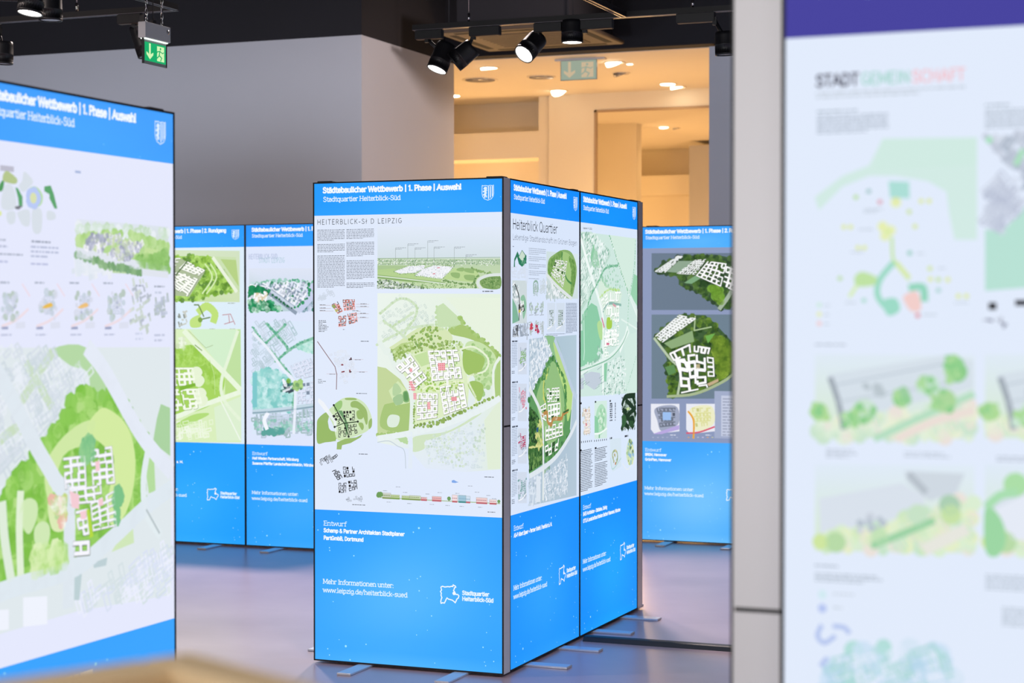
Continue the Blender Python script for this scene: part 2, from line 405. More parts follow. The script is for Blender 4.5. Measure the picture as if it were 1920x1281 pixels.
    def build(s, name, m, parent):
        me = bpy.data.meshes.new(name); me.from_pydata(s.v, [], s.f); me.materials.append(m)
        at = me.color_attributes.new('Ink', 'FLOAT_COLOR', 'CORNER')
        cache = {}; buf = []
        for f, c in zip(s.f, s.c):
            if isinstance(c, str):
                if c not in cache: cache[c] = lin(c)
                buf += cache[c] * len(f)
            else:
                for q in c: buf += cache.setdefault(q, lin(q))
        at.data.foreach_set('color', buf)
        me.update()
        o = bpy.data.objects.new(name, me); C.objects.link(o); o.parent = parent
        return o

HB = .9306 * H; PB = .3169 * H      # lower edge of the blue header, upper edge of the blue foot band


# image pixel coordinates of each drawing -> metres on its print (plain projective maps)
def _hg(*h):
    return lambda x, y: ((h[0]*x+h[1]*y+h[2])/(h[6]*x+h[7]*y+1), (h[3]*x+h[4]*y+h[5])/(h[6]*x+h[7]*y+1))
HG_C2a = _hg(0.0017790248, -3.0511396e-08, -0.11079247, -0.0003272246, -0.0006610166, 2.3621664, -0.00019118053, -1.2920308e-06)
HG_C2b = _hg(0.0017816269, -3.0556023e-08, -0.11098906, -0.00032770321, -0.00066198344, 1.6173153, -0.00019146016, -1.2939206e-06)
HG_C3a = _hg(0.0019679111, 1.2460151e-06, -1.0987925, -0.0003272246, -0.0006610166, 2.3621664, -0.00019118053, -1.2920308e-06)
HG_C3b = _hg(0.0019707895, 1.2478376e-06, -1.0989891, -0.00032770321, -0.00066198344, 1.6173153, -0.00019146016, -1.2939206e-06)
HG_La = _hg(0.0006645609, -3.3329703e-06, 0.12441792, -0.00021806037, -0.00042911954, 2.1470679, -0.00012740148, -8.6100107e-07)
HG_Lb = _hg(0.0011229735, -5.6320455e-06, 0.12049907, -0.00036847791, -0.0007251252, 1.6280067, -0.00021528273, -1.4549176e-06)
HG_BL1a = _hg(0.0015892595, -5.6646772e-06, 0.32979384, 7.3494391e-05, -0.0013566699, 2.4287461, 4.2938999e-05, -1.8360255e-06)
HG_BL2a = _hg(0.0015462346, -3.8249797e-06, -0.67220616, 7.3494391e-05, -0.0013566699, 2.4287461, 4.2938999e-05, -1.8360255e-06)
HG_BRa = _hg(0.0014288477, 1.6728933e-06, -0.028824277, 6.6213657e-05, -0.0013667568, 2.4342555, 3.868524e-05, -1.6541393e-06)
HG_Ra = _hg(0.00046412221, 1.1577593e-06, -0.098313718, 9.4259243e-05, -0.00046041421, 2.2434295, 5.5070836e-05, -2.3547698e-06)
HG_Rb = _hg(0.00048097881, 1.1998083e-06, -0.097160646, 9.7682674e-05, -0.00047713614, 1.6768461, 5.7070971e-05, -2.4402934e-06)
HG_C1a = _hg(0.00077574714, -1.4304209e-06, -0.019585844, 5.4884109e-05, -0.00069202893, 2.3926572, 3.2065967e-05, -1.3711063e-06)
HG_C1b = _hg(0.00077703174, -1.4327896e-06, -0.021345878, 5.4974995e-05, -0.00069317491, 1.5608168, 3.2119067e-05, -1.3733768e-06)
SP = HG_C1a; SPb = HG_C1b
def PX(y): return SP(400, y)[1]

# ------------------------------------------------------------------ shared artwork of all boxes
def cloud(g, w0, w1, base, light, l, seed, k=1.0, nx=12, ny=12):
    """blue field drifting between two blues"""
    r = random.Random(seed); b = [int(base[i:i+2], 16) for i in (0, 2, 4)]; t = [int(light[i:i+2], 16) for i in (0, 2, 4)]
    ph = [r.uniform(0, 6) for _ in range(4)]
    def col(u, v):
        f = math.exp(-((u - .52) / .42) ** 2 - ((v - .42) / .4) ** 2) * .85 + .14 * math.sin(5 * u + ph[0]) * math.sin(4.3 * v + ph[1]) + .1
        if v < .1: f += .5 * (1 - v / .1) * (.6 + .4 * math.sin(3 * u))
        f = max(0, min(1, f * k))
        return '%02x%02x%02x' % tuple(int(round(b[i] + (t[i] - b[i]) * f)) for i in range(3))
    e = .006
    for i in range(nx):
        for j in range(ny):
            u0, u1 = i / nx, (i + 1) / nx; v0, v1 = j / ny, (j + 1) / ny
            X = lambda u: e + u * (g.W - 2 * e)
            Y = lambda v: w0 + v * (w1 - w0)
            g.poly([(X(u0), Y(v0)), (X(u1), Y(v0)), (X(u1), Y(v1)), (X(u0), Y(v1))],
                   [col(u0, v0), col(u1, v0), col(u1, v1), col(u0, v1)], l)

STARS = [(0.1371, 0.7225), (0.5643, 0.6722), (0.6230, 0.6741), (0.5353, 0.6512), (0.0231, 0.6393), (0.0858, 0.5555), (0.0873, 0.5424), (0.2183, 0.5226), (0.5134, 0.4215), (0.5559, 0.4299), (0.5723, 0.4410), (0.5655, 0.3720), (0.1055, 0.2933), (0.5483, 0.2758), (0.6301, 0.2557), (0.6071, 0.3398), (0.6085, 0.1858), (0.5519, 0.1597), (0.1376, 0.1096), (0.1738, 0.0802), (0.2834, 0.0966), (0.0756, 0.0611), (0.0848, 0.0311), (0.1967, 0.0155), (0.8958, 0.1239), (0.9370, 0.1120), (0.9500, 0.0607), (0.9031, 0.0547), (0.9088, 0.0376), (0.9139, 0.1948), (0.9335, 0.2731), (0.8524, 0.4366), (0.6469, 0.0317), (0.9284, 0.3270)]
STAR_R = [3.2,5,3,3.4,3,3,3,3.4,3,2.8,3.2,3.6,2.6,2.2,3.2,2,2,2.6,2,5.6,3.2,3,3,3.4,3.4,2,3,2.4,2.8,2.4,2,1.6,2.4,2]
TITLE = [(0.0537, 2.2828), (0.7857, 2.2708), (0.0538, 2.3075)]
SUBT = [(0.0552, 2.2401), (0.4694, 2.2317), (0.0552, 2.2621)]
LOGO = [(0.6782, 0.3967), (0.6878, 0.4006), (0.6988, 0.3978), (0.7062, 0.3989), (0.7150, 0.4007), (0.7246, 0.3999), (0.7341, 0.4032), (0.7400, 0.4021), (0.7429, 0.4104), (0.7473, 0.4073), (0.7532, 0.4056), (0.7561, 0.4003), (0.7488, 0.3959), (0.7473, 0.3891), (0.7444, 0.3835), (0.7502, 0.3771), (0.7532, 0.3705), (0.7576, 0.3654), (0.7663, 0.3659), (0.7722, 0.3595), (0.7693, 0.3499), (0.7619, 0.3441), (0.7575, 0.3344), (0.7531, 0.3260), (0.7473, 0.3311), (0.7385, 0.3373), (0.7282, 0.3394), (0.7179, 0.3415), (0.7106, 0.3465), (0.7061, 0.3394), (0.7017, 0.3297), (0.6973, 0.3214), (0.6877, 0.3221), (0.6796, 0.3190), (0.6781, 0.3283), (0.6811, 0.3393), (0.6841, 0.3463), (0.6796, 0.3568), (0.6811, 0.3677), (0.6767, 0.3756), (0.6826, 0.3827)]

def crest(g, l=3, col='dff0ff', blue='2a9dff'):
    tl = [(0.8898, 2.2995)][0]; br = [(0.9514, 2.2278)][0]
    w = br[0] - tl[0]; h = tl[1] - br[1]
    f = lambda a, b: (tl[0] + a * w, tl[1] - b * h)
    shape = [(.03, .02), (.12, .06), (.3, .03), (.5, .07), (.7, .03), (.88, .06), (.97, .02), (.98, .55), (.93, .75), (.8, .9), (.62, .96), (.5, 1), (.38, .96), (.2, .9), (.07, .75), (.02, .55)]
    g.line([f(*p) for p in shape] + [f(*shape[0])], w * .045, col, l)
    for a in (.56, .72, .88):
        g.line([f(a, .09), f(a, .95 - (a - .5) * .55)], w * .085, col, l)
    lion = [(.42, .14), (.3, .1), (.2, .16), (.14, .26), (.26, .3), (.16, .38), (.08, .4), (.12, .48), (.24, .46), (.22, .56), (.1, .62), (.14, .7), (.24, .68), (.18, .8), (.3, .86), (.34, .74), (.42, .84), (.46, .76), (.38, .64), (.44, .52), (.4, .42), (.48, .34), (.42, .28), (.48, .2)]
    g.poly([f(a * .98 - .01, b) for a, b in lion], col, l)

def sheet(g, title='Auswahl', names=(), blue='1b9dff', light='5cbcff', head='0f98ff', paper='dfe9fb', stars=True, seed=3, hk=.6, num='1', text_col='f2f8ff', big=True, bold_w=None):  # box blues and paper include the backlight's change with viewing angle
    e = .006
    g.rect((e, H - e), (g.W - e, e), paper, 0)
    cloud(g, HB, H - e, head, light, 1, seed, hk, 8, 3)
    cloud(g, e, PB, blue, light, 1, seed + 1)
    t = '\u0053t\u00e4dtebaulicher Wettbewerb | ' + num + '. Phase | ' + title
    base = text_width('St\u00e4dtebaulicher Wettbewerb | 1. Phase | Auswahl', .015)
    sc = (TITLE[1][0] - TITLE[0][0]) / base
    g.text(t, TITLE[0], (TITLE[0][0] + sc * text_width(t, .015), 0), TITLE[2][1] - TITLE[0][1], text_col, .28, True, .015)
    g.text('Stadtquartier Heiterblick-S\u00fcd', SUBT[0], SUBT[1], SUBT[2][1] - SUBT[0][1], 'e4f2ff', .165, True)
    crest(g)
    a = [(0.0550, 0.6636), (0.1779, 0.6648), (0.0550, 0.6851)]
    g.text('Entwurf', a[0], a[1], a[2][1] - a[0][1], 'dcf0ff', .15, True)
    a = [(0.0549, 0.6310), (0.4881, 0.6279), (0.0550, 0.6484), (0.0549, 0.5943)]
    base = text_width('Schamp & Partner Architekten Stadtplaner', .03)
    sc = (a[1][0] - a[0][0]) / base
    for i, n in enumerate(names):
        p = (a[0][0], a[0][1] + i * (a[3][1] - a[0][1]))
        g.text(n, p, (p[0] + sc * text_width(n, .03), 0), (a[2][1] - a[0][1]) * 1.0, text_col, .27, False, .03)
    a = [(0.0506, 0.3789), (0.4323, 0.3788), (0.0506, 0.4011), (0.0505, 0.3372), (0.5036, 0.3378)]
    g.text('Mehr Informationen unter:', a[0], a[1], a[2][1] - a[0][1], 'e0f2ff', .165, True)
    g.text('www.leipzig.de/heiterblick-sued', a[3], a[4], a[2][1] - a[0][1], 'e0f2ff', .165, True)
    g.line(LOGO + [LOGO[0]], .0052, text_col, 3)
    g.disc([(0.7473, 0.3702)][0], .0085, text_col, 3, 10)
    a = [(0.7897, 0.3665), (0.9263, 0.3690), (0.7897, 0.3847), (0.7897, 0.3389), (0.9486, 0.3396)]
    g.text('Stadtquartier', a[0], a[1], a[2][1] - a[0][1], 'e4f3ff', .25, False, .02)
    g.text('Heiterblick-S\u00fcd', a[3], a[4], a[2][1] - a[0][1], 'e4f3ff', .25, False, .02)
    if stars:
        for p, r in zip(STARS, STAR_R): g.disc(p, r * .00105, '9fe6ff', 3, 8)
        for p in [(0.9850, 2.2429), (0.8074, 2.1797), (0.6153, 2.2017)]: g.disc(p, .002, '7fd0ff', 3, 8)

# ------------------------------------------------------------------ artwork, one function per box
GREENS = ['9cc27a', 'a9cc86', '8fb86a', 'b4d494']
PALE = ['d3e4c8', 'dcead2', 'c9dfba']

def art_front(g):
    sheet(g, 'Auswahl', ('Schamp & Partner Architekten Stadtplaner', 'PartGmbB, Dortmund'), hk=.35, blue='189bff', light='56baff')
    a = [(0.0225, 2.1294), (0.4760, 2.1229), (0.0226, 2.1521)]
    g.text('HEITERBLICK-S\u0142 D LEIPZIG', a[0], a[1], a[2][1] - a[0][1], '0c1016', .095, False, .22)
    px = .00268
    for y0, y1 in ((405, 492), (508, 578), (590, 828)):
        q = [(0.0223, 2.3915), (0.1714, 2.3873)]; 
        t = PX(y0); b = PX(y1)
        g.para((q[0][0], t), (q[1][0], b), px * 2.7, '5a606a', 2, .34)
    for y0, y1 in ((405, 485), (497, 610), (627, 770), (785, 830)):
        q = [(0.1806, 2.3870), (0.3293, 2.3828)]; t = PX(y0); b = PX(y1)
        g.para((q[0][0], t), (q[1][0], b), px * 2.7, '5a606a', 2, .34)
    # aerial view
    sky = [(0.3471, 2.1143), (0.9843, 2.1015), (0.9843, 1.9534), (0.3468, 1.9614)]
    g.poly(sky, ['e0e9f8', 'e0e9f8', 'd3e0e6', 'd3e0e6'], 1)
    land = [(0.3468, 1.9628), (0.9843, 1.9534), (0.9843, 1.8138), (0.3466, 1.8173)]
    g.poly(land, ['b9cfae', 'b9cfae', 'c7dcae', 'c2d8aa'], 1)
    for k in range(7):
        y = 622 + k * 7
        q = [(0.3474, 2.3823), (0.9843, 2.3644)]
        g.line([(q[0][0], PX(y)), (q[1][0], PX(y + 2))], .003, ('97b396', 'cfdfc6', 'aac3a0')[k % 3], 2)
    strip = [(0.3468, 1.9580), (0.9843, 1.9495), (0.9843, 1.9217), (0.3468, 1.9308)]
    g.scatter(strip, 420, .0015, .0035, ['8aa888', 'dfe9dc', '9fbb96', 'eef3ee', '7f9f7c'], 3)
    g.poly([(0.3468, 1.9274), (0.5263, 1.9245), (0.4369, 1.8995), (0.3467, 1.8935)], 'a9c592', 2)
    g.poly([(0.3467, 1.8833), (0.5114, 1.8652), (0.7031, 1.8439), (0.6995, 1.8372), (0.5114, 1.8483), (0.3467, 1.8663)], '86ab66', 3)
    g.poly([(0.3468, 1.9071), (0.4369, 1.9131), (0.4667, 1.8871), (0.5448, 1.8886), (0.5559, 1.8750), (0.6812, 1.8574), (0.6812, 1.8440), (0.5114, 1.8618), (0.3467, 1.8765)], 'b4d08f', 2)
    w1 = [(0.4354, 1.8982), (0.5115, 1.9233), (0.5966, 1.9285), (0.5944, 1.9118), (0.5448, 1.8906), (0.4667, 1.8865)]; w2 = [(0.5448, 1.8771), (0.5782, 1.9052), (0.6445, 1.9261), (0.7455, 1.9198), (0.7251, 1.8959), (0.6848, 1.8607), (0.6224, 1.8679)]
    for w, n in ((w1, 90), (w2, 170)):
        g.poly(w, 'eef1f6', 4); g.scatter(w, n, .0012, .003, ['c9cfd6', 'ffffff', 'dfe2e8', 'b4bcc4'], 5, 4)
        g.canopy(w + [w[0]], .004, ['86a870', '9cba84'], 4, 2.4, False)
    g.poly([(0.6607, 1.9152), (0.6753, 1.9164), (0.6753, 1.9124), (0.6607, 1.9112)], 'd98a94', 6); g.poly([(0.6386, 1.8872), (0.6518, 1.8885), (0.6504, 1.8831), (0.6371, 1.8825)], 'd98a94', 6)
    for q in ([(0.7688, 1.9103), (0.7979, 1.9134), (0.7942, 1.8954), (0.7615, 1.9003)], [(0.8051, 1.9100), (0.8413, 1.9063), (0.8485, 1.8863), (0.8015, 1.8953)], [(0.7324, 1.8892), (0.7761, 1.8869), (0.7724, 1.8635), (0.7397, 1.8704)], [(0.8015, 1.8780), (0.8557, 1.8750), (0.8485, 1.8530), (0.8087, 1.8566)]):
        g.blob(q, '93b674', 5)
    g.poly([(0.7470, 1.9105), (0.8630, 1.9095), (0.8774, 1.8761), (0.8521, 1.8430), (0.6885, 1.8607)], 'bad594', 3)
    g.canopy([(0.6958, 1.8540), (0.7469, 1.8436), (0.7978, 1.8380), (0.8485, 1.8331)], .006, ['6d9258', '7fa266'], 5, 2)
    g.canopy([(0.8413, 1.9097), (0.8702, 1.8961), (0.9062, 1.8892), (0.9843, 1.8754)], .007, ['8fb070', '7fa266'], 4, 1.1)
    g.canopy([(0.8702, 1.8729), (0.8521, 1.8497), (0.8593, 1.8164)], .006, ['5f8a50', '7fa266'], 5, 1)
    g.blob([(0.8810, 1.8562), (0.9205, 1.8725), (0.9814, 1.8754), (0.9814, 1.8145), (0.8990, 1.8175)], '7ba05c', 4)
    g.scatter([(0.8882, 1.8528), (0.9814, 1.8721), (0.9814, 1.8192), (0.8990, 1.8195)], 120, .002, .005, ['5f874a', '8fb070', '6f9556'], 5)
    g.line([(0.9843, 1.8787), (0.9277, 1.8758), (0.8810, 1.8595), (0.8702, 1.8363), (0.8882, 1.8143)], .014, 'dbe3e0', 6, True)
    g.line([(0.3467, 1.8765), (0.5114, 1.8598), (0.7031, 1.8372)], .006, 'd4e2cc', 5, True)
    g.scatter([(0.3467, 1.8595), (0.4069, 1.8557), (0.5114, 1.8382), (0.6002, 1.8162), (0.3466, 1.8173)], 330, .002, .006, ['4f6e48', 'e8eeea', 'b6c8b4', '6b8a62', 'd4dcd8', '3f5a3c'], 5, 5)
    g.scatter([(0.5039, 1.8450), (0.7031, 1.8372), (0.8629, 1.8264), (0.8629, 1.8150), (0.5559, 1.8164)], 120, .002, .004, ['9cbc82', '7ba066'], 5)
    for x, y in ((608, 548), (695, 520), (745, 548), (835, 498), (880, 542), (1023, 542), (1105, 597)):
        q = SP(x, y); r = SP(x, 668 - (20 if x > 1000 else 0)); g.line([q, r], .0015, '8f9a98', 3)
        g.para((q[0], q[1] + .006), (q[0] + .055, q[1] - .008), .006, '9aa3ab', 3, .4)
    g.para(SP(1222, 842), SP(1348, 855), .01, '6a7078', 2, .5)
    # large plan
    g.poly([(0.3466, 1.7942), (0.9850, 1.7880)] + [(0.9849, 0.9670), (0.8047, 0.9478), (0.5995, 0.9580), (0.5105, 1.0500), (0.3456, 1.0761)], ['eaf3ec', 'e2efdc', 'e0edd9', 'dfe9f6', 'dfe9f6', 'e2ecef', 'e6f0ea'], 1)
    g.poly([(0.7031, 1.7736), (0.9842, 1.7695)] + [(0.9814, 1.4942)], 'e6f1de', 2)
    g.poly([(0.9024, 1.1941), (0.9849, 1.2954), (0.9849, 0.9703), (0.9203, 0.9649)], 'dfecd6', 2)
    g.houses([(0.3616, 1.7031), (0.4666, 1.7843), (0.6444, 1.7133), (0.6443, 1.6495), (0.4664, 1.5813), (0.3689, 1.5672)], 110, .011, 35, ['d0ddd6', 'd8e4de', 'c8d8d0'], 3, True)
    for r in ([(0.3615, 1.6963), (0.4666, 1.7674), (0.5484, 1.7369), (0.5446, 1.6762), (0.5112, 1.6356), (0.4813, 1.5814)], [(0.3766, 1.6623), (0.4365, 1.6218), (0.5037, 1.5747)], [(0.3463, 1.5466), (0.5037, 1.6221), (0.6443, 1.6427)], [(0.4291, 1.6353), (0.5409, 1.7032)]):
        g.line(r, .012, 'd0e2c6', 3, True); g.canopy(r, .007, ['c3dab2', 'd0e3c4'], 4, 2.2)
    g.poly([(0.6539, 1.7267), (0.6921, 1.7461), (0.7759, 1.6752), (0.7941, 1.6499), (0.7541, 1.6350), (0.6627, 1.6307)], 'c6deb2', 3)
    g.canopy([(0.6539, 1.7267), (0.6627, 1.6307), (0.7541, 1.6350)], .008, ['c0daaa'], 3)
    g.blob([(0.7234, 1.6282), (0.8122, 1.6379), (0.9492, 1.5242)] + [(0.9778, 1.4975), (0.9577, 1.4475), (0.9455, 1.3677), (0.9168, 1.4670), (0.8701, 1.5531), (0.8195, 1.5794), (0.7322, 1.5990)], 'a6c472', 3)
    g.canopy([(0.7759, 1.6752), (0.8122, 1.6366), (0.9420, 1.5375)] + [(0.9814, 1.4909)], .012, ['9bbd68', 'aac97c'], 4, 1.0)
    g.blob([(0.8267, 1.5661), (0.8989, 1.5533), (0.9635, 1.4874), (0.9491, 1.3744), (0.9060, 1.3472), (0.8483, 1.3996), (0.8049, 1.5259)], 'c6e0aa', 4)
    g.scatter([(0.8267, 1.5594), (0.8989, 1.5466), (0.9635, 1.4741), (0.9491, 1.3744), (0.8844, 1.3002), (0.8483, 1.3996)], 90, .005, .013, ['a8cc8a', '9cc47c', 'b4d698'], 5, 8)
    g.poly([(0.4513, 1.4350), (0.5259, 1.5034), (0.6074, 1.5230), (0.7759, 1.5337), (0.8266, 1.3660), (0.8157, 1.2523), (0.7027, 1.2098), (0.5404, 1.1576), (0.5316, 1.2670)], 'dcecc2', 4)
    g.blob([(0.7940, 1.5158), (0.8194, 1.5247), (0.8974, 1.4947), (0.9017, 1.4602), (0.8772, 1.4187), (0.8266, 1.4047), (0.7962, 1.4390)], '9dc063', 6)
    g.blob([(0.8194, 1.3672), (0.8541, 1.3797), (0.8974, 1.3590), (0.8902, 1.2990), (0.8685, 1.2853), (0.8338, 1.3314)], '9dc063', 6)
    g.line([(0.7759, 1.5257), (0.8484, 1.5396), (0.9204, 1.4870), (0.9060, 1.4270), (0.8194, 1.3926), (0.8627, 1.2865), (0.8121, 1.2455)], .009, 'e6f0d4', 6, True)
    g.line([(0.9814, 1.4942), (0.9491, 1.4275), (0.9527, 1.3015)], .012, 'e6efe6', 6, True)
    g.poly([(0.9563, 1.4475), (0.9849, 1.4810), (0.9849, 1.2987), (0.9527, 1.3048)], 'aac97c', 4)
    g.poly([(0.3951, 1.5036), (0.4738, 1.5537), (0.5334, 1.5643), (0.5408, 1.5454), (0.4438, 1.4688)], 'b5cf86', 4)
    g.blob([(0.4064, 1.5124), (0.4664, 1.5678), (0.5853, 1.6358), (0.7030, 1.6228), (0.7395, 1.5694), (0.6589, 1.5145)], 'd6e5b6', 3)
    g.scatter([(0.5111, 1.5748), (0.5853, 1.6291), (0.6590, 1.6327), (0.6883, 1.5825), (0.5556, 1.5413)], 60, .004, .009, ['8fae58', '9dbc68', '7fa85a'], 5, 8)
    g.scatter([(0.4364, 1.5127), (0.7613, 1.5695), (0.8773, 1.5163)], 60, .004, .009, ['8fae58', '9dbc68', 'cfe3b0'], 5, 8)
    g.scatter([(0.4064, 1.5160), (0.5111, 1.5641), (0.7904, 1.5659), (0.7904, 1.5258), (0.6074, 1.5230), (0.5259, 1.5001), (0.4438, 1.4620)], 110, .004, .009, ['8fae58', '9dbc68', '7f9f50', 'cfe3b0'], 6, 8)
    g.poly([(0.3461, 1.4419), (0.3913, 1.4343), (0.4677, 1.3810), (0.5034, 1.3274), (0.5219, 1.2722), (0.5166, 1.1368), (0.4359, 1.1260), (0.3457, 1.1122)], 'c2d59a', 3)
    g.blob([(0.4061, 1.2646), (0.5197, 1.2695), (0.5151, 1.1395), (0.4359, 1.1294), (0.3608, 1.1548), (0.3760, 1.2436)], 'a6c578', 4)
    g.blob([(0.3970, 1.1829), (0.4150, 1.2104), (0.4600, 1.2060), (0.4614, 1.1775), (0.4450, 1.1534), (0.4060, 1.1531)], 'dcebdc', 5)
    g.canopy([(0.3457, 1.1122), (0.4359, 1.1240), (0.5166, 1.1354)], .01, ['a6c578'], 5, 1.0)
    g.scatter([(0.4359, 1.1036), (0.5032, 1.1067), (0.5031, 1.0735)], 40, .005, .01, ['b8d6a0'], 4)
    g.poly([(0.4062, 1.3258), (0.4549, 1.3740), (0.5034, 1.3274), (0.5145, 1.2700), (0.4436, 1.2551), (0.4211, 1.2921)], 'd2e6b4', 5)
    for q, c in (([(0.4302, 1.3520), (0.4512, 1.3604), (0.4736, 1.3235), (0.4302, 1.3017)], 'b4d2a0'), ([(0.4286, 1.2908), (0.4735, 1.3120), (0.4825, 1.2715), (0.4451, 1.2572)], 'a2c694'), ([(0.4818, 1.3189), (0.5064, 1.3247), (0.5138, 1.2775), (0.4854, 1.2756)], '7fb070')):
        g.blob(q, c, 6)
    g.blob([(0.4870, 1.3163), (0.5034, 1.3192), (0.5086, 1.2835), (0.4899, 1.2811)], '5f985a', 7)
    g.poly([(0.5393, 1.4954), (0.6074, 1.5163), (0.6191, 1.4571), (0.5777, 1.4432)], 'c3dea0', 5)
    g.line([(0.3538, 1.5671), (0.3914, 1.5123)] + [(0.4064, 1.5160), (0.4363, 1.4484), (0.4811, 1.3879), (0.5220, 1.3209), (0.5316, 1.2602), (0.5225, 1.1045)], .026, 'e4eee8', 6, True)
    g.line([(0.3456, 1.0945), (0.5106, 1.1231), (0.6880, 1.1678), (0.8627, 1.2332), (0.9849, 1.3020)], .028, 'e6eff0', 6, True)
    g.line([(0.5196, 1.1314), (0.5225, 1.0638), (0.5194, 0.9554)], .022, 'e0eaf6', 6)
    g.canopy([(0.5419, 1.1550), (0.6439, 1.1682), (0.7027, 1.1896), (0.7903, 1.2317), (0.8772, 1.2735), (0.9491, 1.3047)], .009, ['90ae5c', '9dbc68', '7f9c4c'], 7, 1.2)
    g.canopy([(0.5419, 1.1658), (0.6586, 1.1819), (0.7173, 1.2101), (0.8048, 1.2454)], .008, ['90ae5c', '7f9c4c'], 7, 1.5)
    g.canopy([(0.5420, 1.2672), (0.5404, 1.1590)], .007, ['90ae5c', 'a7cb84'], 7, 1.1)
    g.blob([(0.5292, 1.0979), (0.5848, 1.1182), (0.7026, 1.1359), (0.8048, 1.1852), (0.8772, 1.2335), (0.8808, 1.2203), (0.7757, 1.1578), (0.6586, 1.1079), (0.5959, 1.0861), (0.5937, 1.0523), (0.5314, 1.0370)], 'cfe2c0', 4)
    g.scatter([(0.5848, 1.0993), (0.8048, 1.1785), (0.9060, 1.1942), (0.9059, 1.0610), (0.8192, 0.9650), (0.6290, 0.9859)], 170, .003, .008, ['d3e2d4', 'dae8da', 'c6d9c8'], 4)
    g.houses([(0.5996, 1.0929), (0.7902, 1.1648), (0.8988, 1.1873), (0.9059, 0.9678), (0.6143, 0.9720)], 150, .009, 5, ['d3dfe6', 'd9e3ee', 'cbdade'], 5, True)
    g.line([(0.3456, 1.0761), (0.4059, 1.0845), (0.4508, 1.0619), (0.4882, 1.0392), (0.4955, 0.9547)], .004, 'c3cfda', 3, True)
    NW = [(0.4408, 1.4417), (0.5229, 1.5000), (0.6087, 1.3883), (0.5465, 1.3416)]; NN = [(0.6118, 1.5203), (0.7686, 1.5270), (0.7903, 1.3908), (0.6352, 1.3753)]; SW = [(0.5569, 1.3181), (0.6646, 1.3179), (0.6616, 1.2022), (0.5523, 1.1863)]; SE = [(0.6720, 1.3489), (0.7976, 1.3669), (0.8164, 1.2576), (0.6939, 1.2150)]
    for q, a, b, s in ((NW, 3, 4, .03), (NN, 5, 5, .08), (SW, 4, 4, .03), (SE, 4, 5, .05)):
        g.grid(q, a, b, 'fdfdff', '6c7668', .3, 8, skip=s, solid=.0, th=.27, kinds='UCOLU')
    g.scatter(NN, 60, .003, .006, ['a4c980', '8fae58'], 7, 8); g.scatter(SE, 50, .003, .006, ['a4c980', '8fae58'], 7, 8); g.scatter(SW, 30, .003, .006, ['a4c980', '8fae58'], 7, 8)
    g.scatter([(0.5777, 1.4230), (0.6294, 1.4438), (0.6441, 1.3700), (0.7174, 1.3711), (0.7903, 1.3855), (0.7903, 1.3588), (0.6735, 1.3368), (0.6587, 1.3232), (0.5554, 1.3282)], 110, .003, .007, ['8fbb50', 'a8cc6a', 'c4dc8a'], 7, 8)
    g.line([(0.5850, 1.3354), (0.6220, 1.3562), (0.6588, 1.3467), (0.7028, 1.3641), (0.7976, 1.3789)], .004, 'f2f6d8', 8, True); g.line([(0.6220, 1.4303), (0.6441, 1.3431), (0.6734, 1.3301)], .004, 'f2f6d8', 8, True)
    g.line([(0.7087, 1.4212), (0.7138, 1.3643), (0.7320, 1.2171)], .012, 'f1f3ee', 8)
    for q in ([(0.6647, 1.4603), (0.7014, 1.4634), (0.7028, 1.4285), (0.6676, 1.4254)], [(0.7335, 1.3016), (0.7612, 1.3034), (0.7626, 1.2847), (0.7349, 1.2829)], [(0.5124, 1.3715), (0.5272, 1.3751), (0.5480, 1.3281), (0.5317, 1.3265)], [(0.5361, 1.3171), (0.5524, 1.3174), (0.5524, 1.2863), (0.5376, 1.2860)], [(0.6086, 1.2752), (0.6234, 1.2754), (0.6263, 1.2418), (0.6115, 1.2402)], [(0.5154, 1.4290), (0.5273, 1.4359), (0.5318, 1.4224), (0.5213, 1.4155)]):
        g.poly(q, 'f2b3ba', 10)
        x0, x1 = min(p[0] for p in q), max(p[0] for p in q); y0, y1 = min(p[1] for p in q), max(p[1] for p in q)
        for i in range(4):
            for j in range(4): g.disc((x0 + (x1 - x0) * (i + .5) / 4, y0 + (y1 - y0) * (j + .5) / 4), (x1 - x0) * .09, 'e0707c', 11, 5)
    # small diagrams on the left
    D = [(0.1595, 1.2257), (0.2244, 1.2283), (0.2259, 1.1791), (0.1632, 1.1694)], [(0.0979, 1.2003), (0.1326, 1.2182), (0.1594, 1.1693), (0.1325, 1.1563)], [(0.1363, 1.1461), (0.1800, 1.1485), (0.1769, 1.0983), (0.1347, 1.0931)], [(0.1846, 1.1576), (0.2335, 1.1642), (0.2395, 1.1177), (0.1937, 1.1043)]
    def plan(off, cols, edge, pink=None, green=None):
        for q, a, b in zip(D, (4, 2, 3, 3), (3, 3, 3, 3)):
            z = [(p[0] + off[0], p[1] + off[1]) for p in q]
            g.grid(z, a, b, cols, edge, .3, 5, skip=.05, solid=.16, th=.2, accent=pink, shadow=False)
    z0 = SPb(0, 0)
    up = lambda ya, yb: SPb(0, yb)[1] - SPb(0, ya)[1]
    d1 = PX(915) - SPb(0, 490)[1]
    plan((0, d1), '5a5152', '8c4a44', (.14, '4f7f86')); plan((.002, d1 - .002), 'e58f84', 'e58f84')
    g.poly([(0.0989, 1.7339), (0.1143, 1.7408), (0.1258, 1.7270), (0.1104, 1.7202)], '8aa860', 6); g.poly([(0.1166, 1.7133), (0.1320, 1.7181), (0.1396, 1.7085), (0.1227, 1.7030)], 'c8d878', 6)
    g.houses([(0.0256, 1.7685), (0.0798, 1.8027), (0.1183, 1.7991), (0.0488, 1.7512)], 16, .014, 30, ['ccd6e4'], 2, True)
